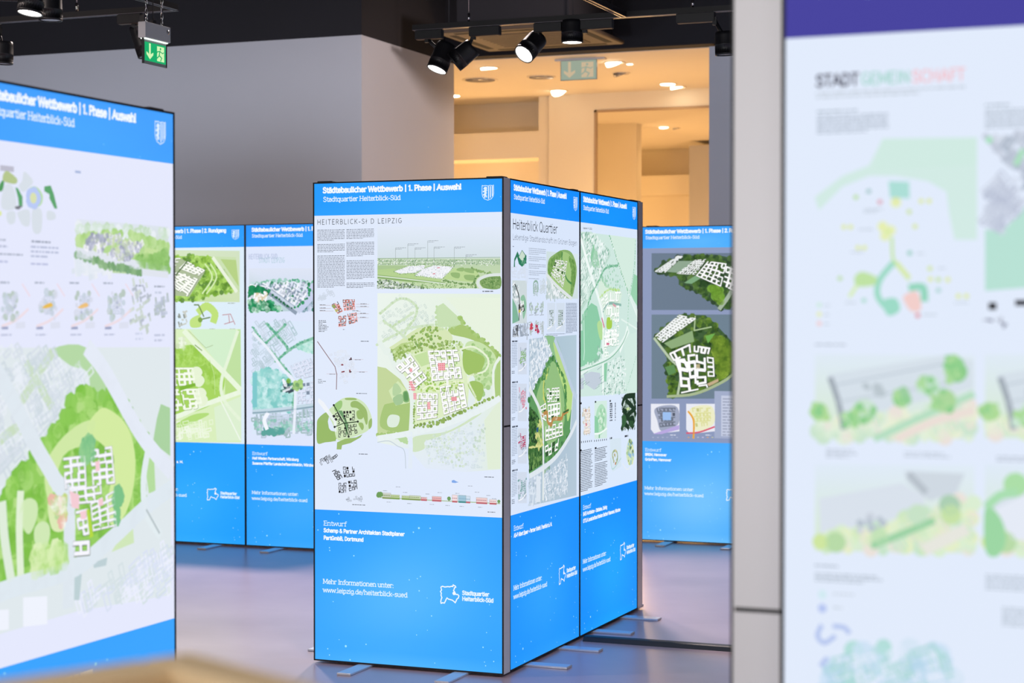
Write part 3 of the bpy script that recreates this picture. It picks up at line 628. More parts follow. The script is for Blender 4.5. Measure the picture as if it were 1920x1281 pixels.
    for a, b in (((72, 952), (150, 952)), ((72, 974), (150, 974)), ((72, 992), (170, 992)), ((330, 945), (420, 945)), ((330, 963), (420, 963)), ((335, 994), (362, 994)), ((300, 1012), (418, 1012)), ((300, 1040), (418, 1040))):
        g.line([SP(*a), SP(*b)], .0015, 'b8a8a8', 2); q = SP(*(a if a[0] < 200 else (b[0] - 60, b[1]))); g.para((q[0], q[1] + .008), (q[0] + .055, q[1]), .007, '7c828c', 3)
    g.para(SP(64, 1052), SP(134, 1140), .0075, '6a7078', 2, .45, fill=.3); g.para(SP(362, 1197), SP(456, 1210), .0075, '555b66', 2, .42); g.para(SP(236, 1116), SP(258, 1132), .006, '555b63', 2)
    g.line([(0.0214, 1.5595)] + [(0.0237, 1.5576), (0.0638, 1.5063), (0.1176, 1.4380), (0.1275, 1.4003), (0.1251, 1.3267)], .004, '8c6f74', 3)
    g.houses([(0.0792, 1.5064), (0.1944, 1.5211), (0.2324, 1.4119), (0.1712, 1.3426), (0.1330, 1.4382)], 50, .012, 20, ['d7deeb', 'dfe5ef'], 2, True)
    for x, y in ((294, 125), (228, 168), (240, 214), (284, 216)): g.houses([SPb(x - 6, y - 5), SPb(x + 6, y - 5), SPb(x + 6, y + 5), SPb(x - 6, y + 5)], 3, .008, 10, ['3a3438', '8c4048'], 4)
    for x, y in ((300, 129), (330, 216), (120, 231)):
        g.line([SPb(x, y), SPb(x + 80, y)], .0012, 'c9a8ac', 2); g.para(SPb(x + 20, y - 6), SPb(x + 90, y + 3), .007, '888f99', 3)
    g.para(SPb(60, 262), SPb(116, 300), .008, '8d949e', 2, fill=.3); g.para(SPb(330, 360), SPb(456, 372), .0075, '555b66', 2, .42); g.para(SPb(348, 788), SPb(458, 800), .0075, '555b66', 2, .42); g.para(SPb(302, 1146), SPb(456, 1160), .0075, '555b66', 2, .42)
    # green key plan
    g.blob([(0.0245, 1.1815), (0.0632, 1.2134), (0.0864, 1.2104), (0.0770, 1.1551), (0.1016, 1.1212), (0.1247, 1.1218), (0.1208, 1.0804), (0.0629, 1.0685), (0.0203, 1.0653), (0.0182, 1.1468)], '98b86a', 2)
    g.poly([(0.0198, 1.1745), (0.0196, 1.0660), (0.1216, 1.0763), (0.1216, 1.1217), (0.0862, 1.1277), (0.0771, 1.1757)], '98b86a', 2)
    g.blob([(0.0787, 1.2137), (0.1134, 1.2522), (0.1634, 1.2862), (0.2322, 1.2874), (0.2853, 1.2555), (0.3155, 1.1947), (0.3079, 1.1536), (0.2851, 1.1257), (0.2090, 1.0964), (0.1323, 1.0807), (0.1094, 1.1489)], 'cfe4bb', 3)
    g.blob([(0.1749, 1.2864), (0.2245, 1.2872), (0.2322, 1.2785), (0.1787, 1.2775)], '98b86a', 4); g.blob([(0.1134, 1.2522), (0.1442, 1.2734), (0.1572, 1.2668), (0.1518, 1.2392), (0.1211, 1.2180)], '9ac67a', 4)
    g.blob([(0.2054, 1.2677), (0.2398, 1.2718), (0.2853, 1.2350), (0.2943, 1.1806), (0.2852, 1.1599), (0.2663, 1.2073), (0.2397, 1.2375), (0.2054, 1.2437)], '98b86a', 4); g.blob([(0.2989, 1.1738), (0.3155, 1.1913), (0.3155, 1.1537), (0.3003, 1.1397)], '98b86a', 4)
    g.blob([(0.2336, 1.2203), (0.2511, 1.2289), (0.2739, 1.2075), (0.2624, 1.1867), (0.2396, 1.1896)], '98b86a', 4); g.blob([(0.2434, 1.1658), (0.2662, 1.1676), (0.2730, 1.1459), (0.2624, 1.1334)], '98b86a', 4)
    g.poly([(0.1261, 1.0358), (0.1285, 1.0703), (0.1707, 1.0886), (0.2319, 1.0970), (0.2661, 1.1129), (0.2547, 1.0976), (0.2013, 1.0688), (0.1553, 1.0572), (0.1515, 1.0365)], '98b86a', 4)
    g.poly([(0.1326, 1.2251), (0.1556, 1.2256), (0.1900, 1.1577), (0.1799, 1.0991), (0.1670, 1.1777)], '6a9a68', 4)
    g.poly([(0.0262, 1.2851), (0.0556, 1.2649), (0.1248, 1.1768), (0.1263, 1.1218), (0.1170, 1.1216), (0.1094, 1.1696), (0.0246, 1.2644)], 'eef2f8', 3)
    plan((0, 0), '1a1d20', '1a1d20')
    g.line([(0.1111, 1.2508), (0.1670, 1.1640), (0.2411, 1.1739)], .005, '1f3a22', 7); g.line([(0.1670, 1.1654), (0.1155, 1.1449)], .004, '1f3a22', 7); g.line([(0.1670, 1.1654), (0.1914, 1.1014)], .005, '1f3a22', 7)
    for x, y in ((172, 452), (342, 568), (178, 606), (277, 674)): g.disc(SPb(x, y), .006, '14201a', 8)
    # black figure-ground plan
    d2 = up(490, 882); plan((0, d2), '0c0e12', '0c0e12')
    g.houses([(0.0201, 0.9602), (0.0551, 0.9958), (0.1322, 1.0153), (0.1245, 0.9910), (0.0472, 0.9507)], 15, .012, 35, ['3a3e46', '8a909a'], 3, True)
    g.houses([(0.1625, 0.7859), (0.2085, 0.8082), (0.2733, 0.8141), (0.2732, 0.7936)], 12, .009, 15, ['a4acb8'], 3, True)
    # street section
    q = [(0.3452, 0.8114), (0.5994, 0.8081), (0.9841, 0.8056)]
    g.line(q, .004, 'a8c08c', 3)
    base = lambda x: 1103 + (x - 480) * .0535
    for x0, x1, h, c in ((515, 637, 24, 'c3d6a0'), (515, 575, 34, 'd3d8d0'), (652, 785, 22, 'cbdcaa'), (705, 785, 26, 'd8e4c4'), (787, 830, 18, 'f0c8c8'), (866, 932, 28, 'ebb8b8'), (1008, 1045, 46, 'f1dde0'), (1052, 1106, 46, '9fc4d8'), (1106, 1136, 42, 'cfdff0'), (1178, 1256, 36, 'eccccc'), (1272, 1322, 28, 'f4e0e0')):
        b0, b1 = base(x0), base(x1)
        g.poly([SPb(x0, b0), SPb(x1, b1), SPb(x1, b1 - h), SPb(x0, b0 - h)], c, 3)
        g.line([SPb(x0, b0 - h), SPb(x1, b1 - h), SPb(x1, b1), SPb(x0, b0), SPb(x0, b0 - h)], .0012, '9aa098', 4)
        g.line([SPb(x0, b0 + 2), SPb(x1, b1 + 2)], .008, {'c': '7fa050', 'd': '8a9a60'}.get(c[0], 'c0707a') if x0 < 780 else ('3c8a8a' if c[0] == '9' else 'c0606a'), 4)
        for k in range(int((x1 - x0) / 9)):
            x = x0 + 5 + k * 9; b = base(x) - h * .4; g.line([SPb(x, b), SPb(x, b - 7)], .004, '8a9a70' if x0 < 780 else ('b08088' if c[0] in 'ef' else '7fa8c0'), 5)
    for x, y, r in ((492, 1084, .014), (503, 1082, .013), (486, 1090, .011), (986, 1112, .01), (1338, 1132, .008)): g.disc(SPb(x, y), r, '6f9c5c', 5, 9); g.line([SPb(x, y), SPb(x, base(x))], .003, '6a5a48', 4)
    g.poly([(0.7354, 0.9053), (0.7464, 0.9090), (0.7610, 0.9015), (0.7719, 0.8992), (0.7537, 0.8945), (0.7361, 0.8952)], '7fa8e8', 4)
    for x, y in ((610, 1025), (520, 1052), (660, 1064), (820, 1075), (905, 1065), (1030, 1070), (1120, 1018), (1168, 1062), (1250, 1085), (1290, 1108), (545, 1132), (690, 1142), (850, 1148), (960, 1156), (1060, 1162), (1190, 1168)):
        g.para(SPb(x, y - 5), SPb(x + 52, y + 6), .008, 'a4abb8', 3, .35, fill=.5)
    g.para(SPb(1236, 950), SPb(1346, 964), .0075, '555b66', 2, .42); g.para(SPb(1258, 1198), SPb(1348, 1212), .0075, '555b66', 2, .42)

def art_quarter(g):
    sheet(g, 'Auswahl', ('AS+P Albert Speer + Partner GmbH, Frankfurt a. M.',), blue='0c8fff', light='2aa2ff', head='0a8cff', paper='d9e6fb', hk=.3, seed=9)
    a = [(0.0393, 2.0985), (0.6510, 2.1038), (0.0393, 2.1453)]
    g.text('Heiterblick Quartier', a[0], (a[1][0], 0), a[2][1] - a[0][1], '161a24', .09, False, .02)
    a = [(0.0393, 2.0476), (0.9440, 2.0552), (0.0393, 2.0744)]
    g.text('Lebendige Stadtlandschaft im Gr\u00fcnen Bogen', a[0], (a[1][0], 0), a[2][1] - a[0][1], '565e6e', .075, False, .02)
    P = lambda x, y: HG_C2a(x, y)
    Q = lambda x, y: HG_C2b(x, y)
    g.poly([P(92, 680), P(95, 625), P(118, 570), P(130, 600), P(150, 560), P(178, 600), P(178, 650), P(150, 680), P(128, 660), P(115, 610), P(100, 640), P(100, 682)], '2a7a5c', 3)
    g.poly([P(128, 610), P(150, 565), P(172, 600), P(155, 650)], 'c8dccc', 4); g.scatter([P(140, 640), P(180, 600), P(180, 660), P(150, 678)], 20, .004, .01, ['5fa07c', '2a7a5c'], 5)
    g.houses([P(85, 680), P(190, 680), P(190, 745), P(85, 745)], 14, .03, 0, ['d4deee'], 2, True)
    for y0, y1 in ((538, 590), (597, 640), (650, 690), (698, 740)): g.para(P(198, y0), P(318, y1 + 12), .009, 'a4afc0', 2, .4)
    g.para(P(198, 752), P(318, 766), .009, 'a4afc0', 2, .4)
    # park view
    g.blob([P(335, 640), P(380, 590), P(440, 560), P(500, 580), P(535, 680), P(525, 800), P(495, 905), P(420, 860), P(340, 760)], '8ab06c', 3)
    g.poly([P(323, 570), P(545, 590), P(545, 905), P(323, 905)], ['cfe0e2', 'dbe8ee', 'd0dfe0', 'c8d6d8'], 1)
    g.blob([P(345, 650), P(400, 590), P(440, 572), P(490, 600), P(522, 690), P(510, 800), P(490, 870), P(420, 840), P(345, 750)], 'a2c67e', 4)
    g.scatter([P(335, 700), P(345, 640), P(420, 575), P(440, 590), P(370, 660), P(350, 740)], 160, .006, .014, ['6f9a52', '5c8a44', '86ad64'], 5)
    g.scatter([P(480, 600), P(520, 650), P(525, 780), P(495, 880), P(500, 700)], 160, .006, .014, ['6f9a52', '7faa5c', '5c8a44'], 5)
    g.grid([P(385, 630), P(470, 640), P(440, 830), P(350, 730)], 6, 7, 'f4f6f4', '3a5a3a', .3, 6, th=.34, skip=.03)
    g.line([P(435, 575), P(432, 640), P(462, 760), P(500, 800)], .012, '4f8a50', 6, True); g.line([P(323, 735), P(400, 820), P(500, 905)], .02, 'dde4e6', 6, True)
    g.houses([P(323, 780), P(400, 840), P(470, 900), P(323, 900)], 50, .02, 20, ['eef2f6', 'b8c8c8'], 4)
    # left map strip
    g.poly([P(82, 775), P(184, 778), P(184, 1080), P(82, 1080)], 'cdd9dc', 2)
    g.poly([P(82, 900), P(110, 960), P(130, 1060), P(82, 1082)], '7fb59a', 3); g.blob([P(140, 900), P(165, 880), P(182, 960), P(160, 1050), P(150, 960)], '8fc0a2', 3)
    g.houses([P(85, 780), P(130, 830), P(120, 920), P(85, 900)], 40, .014, 30, ['f2f5f8', '98a8ac'], 4); g.line([P(98, 800), P(130, 900), P(128, 1060)], .008, '2c302c', 5, True)
    g.houses([P(132, 940), P(160, 930), P(165, 1010), P(135, 1010)], 16, .02, 10, ['2c302c', 'f4f6f8'], 6); g.poly([P(125, 985), P(140, 980), P(140, 1000), P(125, 1005)], 'c8b840', 6)
    g.houses([P(85, 1095), P(128, 1090), P(128, 1170), P(85, 1170)], 16, .016, 0, ['50565e', '8a929c', 'c8d0da'], 4); g.houses([P(135, 1100), P(188, 1090), P(188, 1170), P(135, 1170)], 40, .018, 0, ['b8c2d0', '98a4b4'], 4)
    g.poly([P(105, 1092), P(122, 1090), P(122, 1170), P(110, 1168)], '50565e', 4)
    g.line([P(232, 870), P(232, 800), P(248, 780), P(262, 800), P(262, 860)], .01, '8fb0a0', 3, True); g.houses([P(236, 800), P(260, 800), P(260, 870), P(236, 870)], 14, .016, 0, ['a8bcb8'], 3, True)
    g.houses([P(280, 790), P(310, 780), P(310, 860), P(280, 860)], 14, .02, 10, ['c8d4dc'], 3, True)
    for x in (215, 253, 290):
        g.houses([P(x - 13, 935), P(x + 13, 935), P(x + 13, 1005), P(x - 13, 1005)], 14, .014, 10, ['b4c8bc', 'a4b0bc'], 3); g.line([P(x - 15, 1022), P(x + 15, 1018)], .004, 'b4bcc8', 3)
        g.houses([P(x - 12, 1080), P(x + 12, 1080), P(x + 12, 1140), P(x - 12, 1140)], 12, .018, 10, ['c8d0d8', 'a8b4b0'], 3, True)
    g.houses([P(206, 1085), P(222, 1085), P(222, 1115), P(206, 1115)], 8, .016, 5, ['c8485c'], 5); g.houses([P(246, 1090), P(264, 1090), P(264, 1140), P(246, 1130)], 10, .016, 5, ['b83858'], 5)
    for x0, x1 in ((328, 385), (392, 452)):
        g.poly([P(x0, 935), P(x1, 935), P(x1, 1140), P(x0, 1140)], 'd3dfee', 2)
        g.grid([P(x0 + 14, 985), P(x1 - 12, 985), P(x1 - 14, 1095), P(x0 + 12, 1095)], 3, 7, '9cb0a4', '6a7c78', .3, 4, th=.25)
        g.line([P(x0, 1120), P(x0 + 30, 1100), P(x1, 1060)], .006, 'f0f4f8', 3, True)
    g.para(P(460, 930), P(538, 1150), .0075, '5f6b80', 2, .42); g.para(P(320, 1148), P(455, 1170), .008, '8a94a6', 2, .4)
    g.para(P(84, 524), P(100, 536), .01, '8a94a6', 2)
    # left column of diagrams
    for i, (y0, y1, c) in enumerate(((85, 330, '8cb87c'), (375, 660, 'd88ca0'), (690, 960, 'b83860'), (1000, 1240, '7fa8a8'))):
        g.para(Q(80, y0 - 26), Q(148, y0 - 12), .016, '5a6474', 2, .5); g.para(Q(78, y0), Q(116, y1 - 70), .0078, '97a3b6', 2, .42)
        g.poly([Q(120, y0), Q(184, y0), Q(184, y1 - 20), Q(120, y1 - 20)], 'd2dcec', 2)
        g.grid([Q(140, y0 + 60), Q(176, y0 + 50), Q(176, y0 + 130), Q(140, y0 + 140)], 3, 5, c, c, .3, 4, th=.3, shadow=False)
        g.houses([Q(125, y0 + 40), Q(180, y0 + 40), Q(180, y0 + 180), Q(125, y0 + 180)], 24, .014, 10, ['b4c0d0', 'a4b0c0', c], 3)
        g.para(Q(78, y1 - 50), Q(110, y1 - 20), .008, '5a6474', 2, fill=.4); g.line([Q(126, y0 + 200), Q(150, y0 + 190), Q(180, y0 + 150)], .006, 'f2f5fa', 4, True)
    # big plan
    g.poly([Q(200, 60), Q(535, 30), Q(535, 1165), Q(200, 1240)], ['a7bed0', 'b4cbd8', 'b4c8d8', 'b0c4d2'], 1)
    g.poly([Q(200, 60), Q(320, 45), Q(365, 160), Q(330, 220), Q(245, 400), Q(200, 480)], 'b8cad8', 2)
    g.houses([Q(205, 65), Q(320, 55), Q(360, 165), Q(310, 240), Q(240, 400), Q(205, 440)], 330, .016, 28, ['e2eaf4', 'edf2f8', 'c8d6e2', 'a8bccc'], 3)
    g.blob([Q(300, 50), Q(380, 45), Q(430, 160), Q(470, 320), Q(420, 240), Q(360, 170)], '8fbf8c', 2)
    g.blob([Q(370, 80), Q(420, 180), Q(455, 300), Q(505, 420), Q(498, 560), Q(480, 460), Q(400, 230)], 'b8d88c', 3)
    park = [Q(345, 200), Q(385, 210), Q(420, 260), Q(470, 330), Q(505, 430), Q(500, 600), Q(490, 720), Q(400, 850), Q(300, 945), Q(200, 1015), Q(200, 480), Q(245, 400), Q(300, 300)]
    g.poly(park, '5f9a5e', 2); g.blob([Q(345, 240), Q(390, 240), Q(440, 420), Q(450, 640), Q(400, 760), Q(330, 800), Q(260, 560), Q(260, 430)], '93bf80', 3)
    g.blob([Q(395, 250), Q(440, 300), Q(500, 430), Q(495, 560), Q(470, 640), Q(455, 460)], 'b7da84', 4)
    for L_ in ([Q(245, 400), Q(300, 310), Q(345, 205), Q(390, 215)], [Q(400, 240), Q(440, 330), Q(460, 450), Q(450, 600)], [Q(200, 500), Q(245, 410)], [Q(300, 945), Q(400, 855), Q(490, 725)]):
        g.canopy(L_, .015, ['3f7a44', '4f8a4e', '6aa05c'], 5, .8)
    g.scatter([Q(300, 300), Q(350, 230), Q(300, 420), Q(330, 520), Q(300, 480)], 60, .006, .012, ['6aa05c', 'c8d878', '4f8a4e'], 5)
    g.poly([Q(200, 540), Q(245, 575), Q(285, 650), Q(295, 780), Q(295, 940), Q(200, 1000)], '234a26', 4)
    g.scatter([Q(200, 545), Q(245, 580), Q(290, 700), Q(293, 930), Q(200, 990)], 330, .005, .013, ['2f5c2c', '1c3c20', '3f6e38', '5a8848'], 5)
    g.poly([Q(255, 650), Q(290, 670), Q(290, 820), Q(258, 820)], 'a8c070', 6); g.houses([Q(245, 630), Q(290, 640), Q(290, 830), Q(250, 830)], 40, .02, 30, ['d8dc90', '6a9a50', 'c8cc80'], 7)
    g.poly([Q(250, 690), Q(265, 680), Q(262, 720), Q(250, 715)], '2f5c80', 8)
    g.canopy([Q(200, 830), Q(300, 810)], .006, ['d8dc90'], 7, 1); g.blob([Q(200, 800), Q(280, 815), Q(290, 900), Q(240, 940), Q(200, 940)], '3f6e38', 5)
    g.scatter([Q(200, 870), Q(290, 860), Q(290, 935), Q(200, 980)], 80, .006, .013, ['7fa85c', '2f5c2c', '557f44'], 6)
    g.line([Q(200, 410), Q(240, 480), Q(290, 620), Q(300, 900), Q(298, 1200)], .024, 'dfe7e8', 6, True)
    g.line([Q(380, 60), Q(440, 220), Q(510, 430), Q(535, 470)], .03, 'bccde0', 5, True)
    g.line([Q(200, 1030), Q(300, 970), Q(400, 880), Q(490, 740), Q(535, 640)], .026, 'dde6ee', 6, True); g.line([Q(510, 430), Q(490, 700)], .012, 'ccdbe0', 6, True)
    g.grid([Q(322, 412), Q(414, 402), Q(412, 500), Q(326, 506)], 5, 4, 'fbfdfb', '31562f', .22, 7, th=.36, skip=0)
    g.grid([Q(330, 525), Q(418, 510), Q(416, 620), Q(335, 650)], 4, 3, 'fbfdfb', '31562f', .2, 7, th=.3, skip=0)
    g.grid([Q(315, 675), Q(435, 650), Q(435, 740), Q(312, 780)], 5, 3, 'fbfdfb', '31562f', .2, 7, th=.32, skip=0)
    g.grid([Q(310, 820), Q(410, 760), Q(400, 840), Q(315, 900)], 4, 2, 'fbfdfb', '31562f', .2, 7, th=.32, skip=0)
    g.grid([Q(275, 540), Q(318, 510), Q(320, 640), Q(290, 620)], 2, 3, 'fbfdfb', '31562f', .2, 7, th=.34, skip=0)
    g.line([Q(290, 600), Q(325, 580), Q(330, 640), Q(355, 665), Q(370, 625), Q(425, 622), Q(440, 590), Q(475, 565)], .02, 'b88a50', 8, True); g.line([Q(310, 575), Q(318, 540), Q(300, 440), Q(305, 350)], .014, 'c8d070', 6, True)
    g.line([Q(440, 580), Q(480, 560)], .01, '356a38', 9); g.line([Q(415, 410), Q(430, 640), Q(440, 740)], .008, 'cfe6a0', 6)
    g.poly([Q(200, 1040), Q(280, 1000), Q(285, 1220), Q(200, 1240)], 'bccbdc', 2); g.houses([Q(200, 1050), Q(280, 1020), Q(280, 1215), Q(200, 1235)], 80, .02, 0, ['dce6f2', 'c8d6e4', 'a8bcc8'], 3)
    g.poly([Q(250, 1030), Q(280, 1030), Q(280, 1210), Q(250, 1215)], 'dde6f0', 4)
    g.houses([Q(305, 1010), Q(400, 950), Q(470, 870), Q(470, 1140), Q(300, 1210)], 380, .013, 12, ['e6edf6', 'd6e0ec', 'c6d4e0', 'a8bccb'], 3)
    g.canopy([Q(305, 1000), Q(345, 960)], .012, ['7fa890', '98b8a0'], 5, .8)

def art_siteplan(g):
    sheet(g, 'Auswahl', ('BAER Architekten + St\u00e4dtebau, Dollnig', 'OTTLIA Landschaftsarchitekten Batthari Wissmann, M\u00fcnchen'), blue='0a8eff', light='1aa6ff', head='0a90ff', paper='dbe9fc', hk=.3, seed=12)
    P = lambda x, y: HG_C3a(x, y)
    Q = lambda x, y: HG_C3b(x, y)
    a = [P(580, 410), P(644, 418), P(580, 398)]
    g.text('Lageplan M 1:2000', a[0], (a[1][0], 0), a[2][1] - a[0][1], '3c4450', .16)
    R = [P(566, 430), P(958, 480), P(962, 1281), Q(965, 440), Q(560, 468)]
    g.poly(R, 'cfe8e0', 1)
    g.poly([P(770, 455), P(950, 480), P(930, 740), P(905, 880), P(830, 660)], 'd5ece0', 2)
    g.poly([P(566, 440), P(640, 432), P(770, 560), P(775, 600), P(690, 760), P(650, 860), P(566, 1000)], 'bfdccf', 2)
    g.houses([P(570, 445), P(650, 440), P(770, 570), P(700, 740), P(650, 830), P(640, 700)], 330, .017, 30, ['f2faf8', 'e8f4f2', 'dceeea', '84b3a0'], 3)
    g.houses([P(568, 600), P(600, 650), P(640, 830), P(568, 960)], 90, .03, 30, ['9cc0b2', 'eef8f5', 'dcefe8'], 3, True)
    g.line([P(566, 480), P(620, 680), P(690, 900), P(720, 1040), P(722, 1281), Q(722, 440)], .028, 'eef8f5', 5, True)
    g.line([P(566, 1080), P(600, 1020), P(630, 900), P(690, 780), P(740, 690), P(830, 670)], .012, '6fb08e', 5, True)
    g.canopy([P(566, 1080), P(600, 1020), P(630, 900), P(690, 780), P(740, 690), P(830, 670)], .011, ['7dba98', '9acdb0'], 6, 1.6)
    g.blob([P(635, 600), P(655, 520), P(660, 560), P(640, 640)], '8fcaa4', 5); g.scatter([P(640, 520), P(680, 560), P(700, 700), P(640, 660)], 40, .008, .015, ['a4d2b4'], 4)
    g.canopy([P(765, 460), P(800, 560), P(850, 720), P(905, 880)], .008, ['7ab694', '8fc6a4'], 6, 1.5); g.line([P(765, 460), P(800, 560), P(850, 720), P(905, 880), P(962, 1030)], .01, 'eef8f5', 5, True)
    g.canopy([P(950, 500), P(940, 700), P(905, 900), P(895, 1120)], .006, ['8fc6a4'], 6, 2.2)
    g.poly([P(940, 730), P(965, 745), P(965, 960), P(915, 880)], '9ad2b0', 3)
    g.poly([P(580, 1281), P(575, 1020), P(600, 980), P(640, 935), P(680, 960), P(700, 1050), P(715, 1130), P(700, 1281), Q(650, 120), Q(700, 200), Q(560, 260)], '8dcca8', 3)
    g.poly([Q(565, 0), Q(690, 0), Q(700, 120), Q(660, 200), Q(600, 240), Q(562, 260)], '8dcca8', 3)
    g.blob([P(680, 1090), P(700, 1060), P(722, 1100), P(725, 1180), P(700, 1190)], 'b5dd9a', 5); g.line([P(585, 980), P(590, 1281), Q(585, 210)], .01, 'cdeedd', 5)
    g.blob([P(700, 770), P(740, 800), P(840, 850), P(850, 900), P(800, 1060), P(720, 1000), P(690, 900)], 'd8eddd', 4)
    g.scatter([P(715, 760), P(760, 830), P(870, 830), P(820, 700), P(770, 690)], 30, .005, .01, ['9ccdb0'], 5); g.canopy([P(715, 760), P(750, 820), P(840, 850)], .012, ['9ccdb0', 'b4dcc0'], 5)
    for q, nx, ny in (([P(760, 850), P(850, 850), P(835, 930), P(765, 930)], 6, 1), ([P(700, 900), P(750, 850), P(765, 940), P(720, 1000)], 2, 4), ([P(745, 960), P(835, 950), P(835, 1020), P(745, 1030)], 5, 1), ([P(725, 1120), P(800, 1120), P(795, 1240), P(728, 1250)], 5, 2), ([P(800, 1060), P(835, 1060), P(835, 1230), P(800, 1240)], 2, 5), ([P(770, 1020), P(835, 1020), P(835, 1060), P(775, 1060)], 4, 1)):
        g.grid(q, nx, ny, 'fbfffc', '9cc0a8', .3, 6, th=.3, skip=.02, solid=0, kinds='LUI' if 0 else 'LU')
    g.blob([P(750, 1040), P(782, 1050), P(782, 1110), P(748, 1115)], 'a8cf50', 6); g.canopy([P(700, 900), P(760, 840), P(850, 850)], .008, ['b4dc78', 'c4e490'], 7, 1.6)
    g.line([P(712, 1040), P(730, 1110)], .014, 'd87c94', 8); g.line([P(790, 945), P(812, 960)], .014, 'd8a4ac', 8); g.line([P(745, 1225), P(765, 1225)], .012, 'd87c94', 8)
    g.line([P(720, 1000), P(760, 940), P(850, 950)], .014, '8fb8ae', 7, True)
    g.grid([Q(728, 10), Q(775, 5), Q(780, 100), Q(735, 110)], 4, 3, 'fbfffc', '8ab096', .25, 6, th=.36); g.grid([Q(730, 125), Q(760, 120), Q(758, 180), Q(730, 185)], 2, 2, 'f6fffa', '7fae8c', .2, 6, th=.4); g.grid([Q(780, 0), Q(820, 0), Q(815, 80), Q(785, 95)], 3, 3, 'fbfffc', '8ab096', .25, 6, th=.36)
    g.line([Q(558, 300), Q(640, 250), Q(720, 215), Q(800, 160), Q(870, 60), Q(905, 0)], .03, 'e4f3ee', 6, True); g.line([Q(558, 285), Q(700, 232), Q(790, 180), Q(860, 90), Q(895, 0)], .008, '8fc0a8', 7, True); g.line([P(895, 1100), P(870, 1200), P(840, 1281)], .02, 'f0faf6', 6, True)
    g.canopy([Q(600, 245), Q(660, 225), Q(715, 150), Q(680, 120)], .012, ['d8efe4', '8fc0a8'], 7, 1)
    g.poly([Q(722, 240), Q(752, 225), Q(745, 360), Q(722, 362)], '8dcca8', 4)
    g.houses([Q(760, 230), Q(840, 180), Q(880, 210), Q(880, 440), Q(720, 450), Q(755, 360)], 330, .014, 12, ['eef8f6', 'e4f2ee', 'dceeea', '7eac9a'], 5); g.poly([Q(870, 40), Q(960, 10), Q(960, 440), Q(880, 440)], 'd3ebe2', 3)
    for q in ([Q(585, 310), Q(640, 290), Q(700, 300), Q(710, 360), Q(660, 420), Q(600, 380)], [Q(560, 340), Q(585, 330), Q(585, 410), Q(560, 420)]): g.poly(q, 'c3cfdc', 4)
    g.canopy([Q(880, 440), Q(940, 240), Q(955, 180)], .005, ['9ccdb4'], 5, 2.5); g.line([P(915, 890), P(962, 1000), P(962, 1060)], .03, 'dcefea', 6, True); g.line([P(850, 1050), P(962, 1120)], .01, 'e4f4ee', 6, True)
    for k in range(12):
        p = g.pick([Q(560, 260), Q(720, 220), Q(720, 450), Q(560, 460)]); g.line([p, (p[0] + .07, p[1] + .015)], .004, '9fb8b8', 5)
    # lower diagrams
    for x, y, w in ((560, 500, 20), (664, 490, 16), (768, 484, 16), (855, 462, 16), (770, 748, 26), (875, 734, 40)): g.para(Q(x, y - 5), Q(x + w, y + 4), .02, '30363e', 3, .5)
    g.grid([Q(582, 555), Q(630, 550), Q(628, 720), Q(590, 730)], 4, 7, 'f4efe8', 'b88a70', .25, 5, th=.32, accent=(.12, 'd8707c')); g.scatter([Q(570, 550), Q(632, 545), Q(632, 735), Q(585, 735)], 60, .006, .012, ['c8d0c8', 'd8c8b0'], 3)
    g.poly([Q(662, 500), Q(750, 495), Q(750, 760), Q(662, 765)], 'd4ece2', 2); g.blob([Q(680, 560), Q(715, 520), Q(745, 580), Q(740, 680), Q(700, 740), Q(665, 680)], 'b2dfc0', 3); g.poly([Q(662, 600), Q(690, 620), Q(690, 720), Q(662, 725)], '8fcfa6', 4)
    g.scatter([Q(690, 560), Q(735, 560), Q(730, 700), Q(690, 700)], 60, .006, .013, ['8fc6a0', 'd8f0dc', 'a4d6b0'], 5); g.line([Q(662, 730), Q(700, 725), Q(750, 690)], .01, 'f0faf6', 6, True); g.line([Q(695, 735), Q(695, 760)], .02, '7fb894', 6)
    for i, y in enumerate((502, 514, 526, 542, 556, 572, 586, 600, 620)): g.para(Q(770, y), Q(800, y + 8), .016, '4a525e', 2, .45); g.para(Q(806, y - 3), Q(816, y + 5), .016, '4a525e', 2, .45)
    g.poly([Q(885, 462), Q(950, 455), Q(955, 560), Q(940, 640), Q(935, 690), Q(905, 688), Q(852, 705), Q(855, 640), Q(880, 620), Q(858, 580), Q(855, 530)], 'dbe6ea', 2)
    for L_ in ([Q(855, 530), Q(880, 470), Q(950, 458)], [Q(870, 570), Q(900, 620), Q(935, 690)], [Q(860, 640), Q(905, 590), Q(955, 540)], [Q(852, 700), Q(870, 660), Q(905, 688)], [Q(858, 560), Q(890, 580)], [Q(880, 490), Q(930, 540), Q(955, 600)], [Q(900, 640), Q(930, 620), Q(940, 650)], [Q(930, 460), Q(950, 520)]):
        g.line(L_, .03, '1f3826', 4, True)
    g.houses([Q(860, 480), Q(950, 470), Q(950, 680), Q(860, 690)], 120, .022, 25, ['3c5a44', '5a7a60', 'b4c8c0', '26402c'], 3, True); g.blob([Q(905, 640), Q(935, 640), Q(935, 675), Q(912, 680)], '2c5030', 5); g.blob([Q(855, 610), Q(880, 600), Q(885, 650), Q(860, 690)], '35603a', 5)
    g.poly([Q(885, 548), Q(905, 540), Q(910, 560), Q(890, 565)], 'c4dc9c', 6)
    for x in range(556, 645, 14): g.disc(Q(x, 790 - (x - 556) * .12), .006, '4a525e', 3)
    for x in range(662, 750, 14): g.disc(Q(x, 780 - (x - 662) * .12), .006, '4a525e', 3)
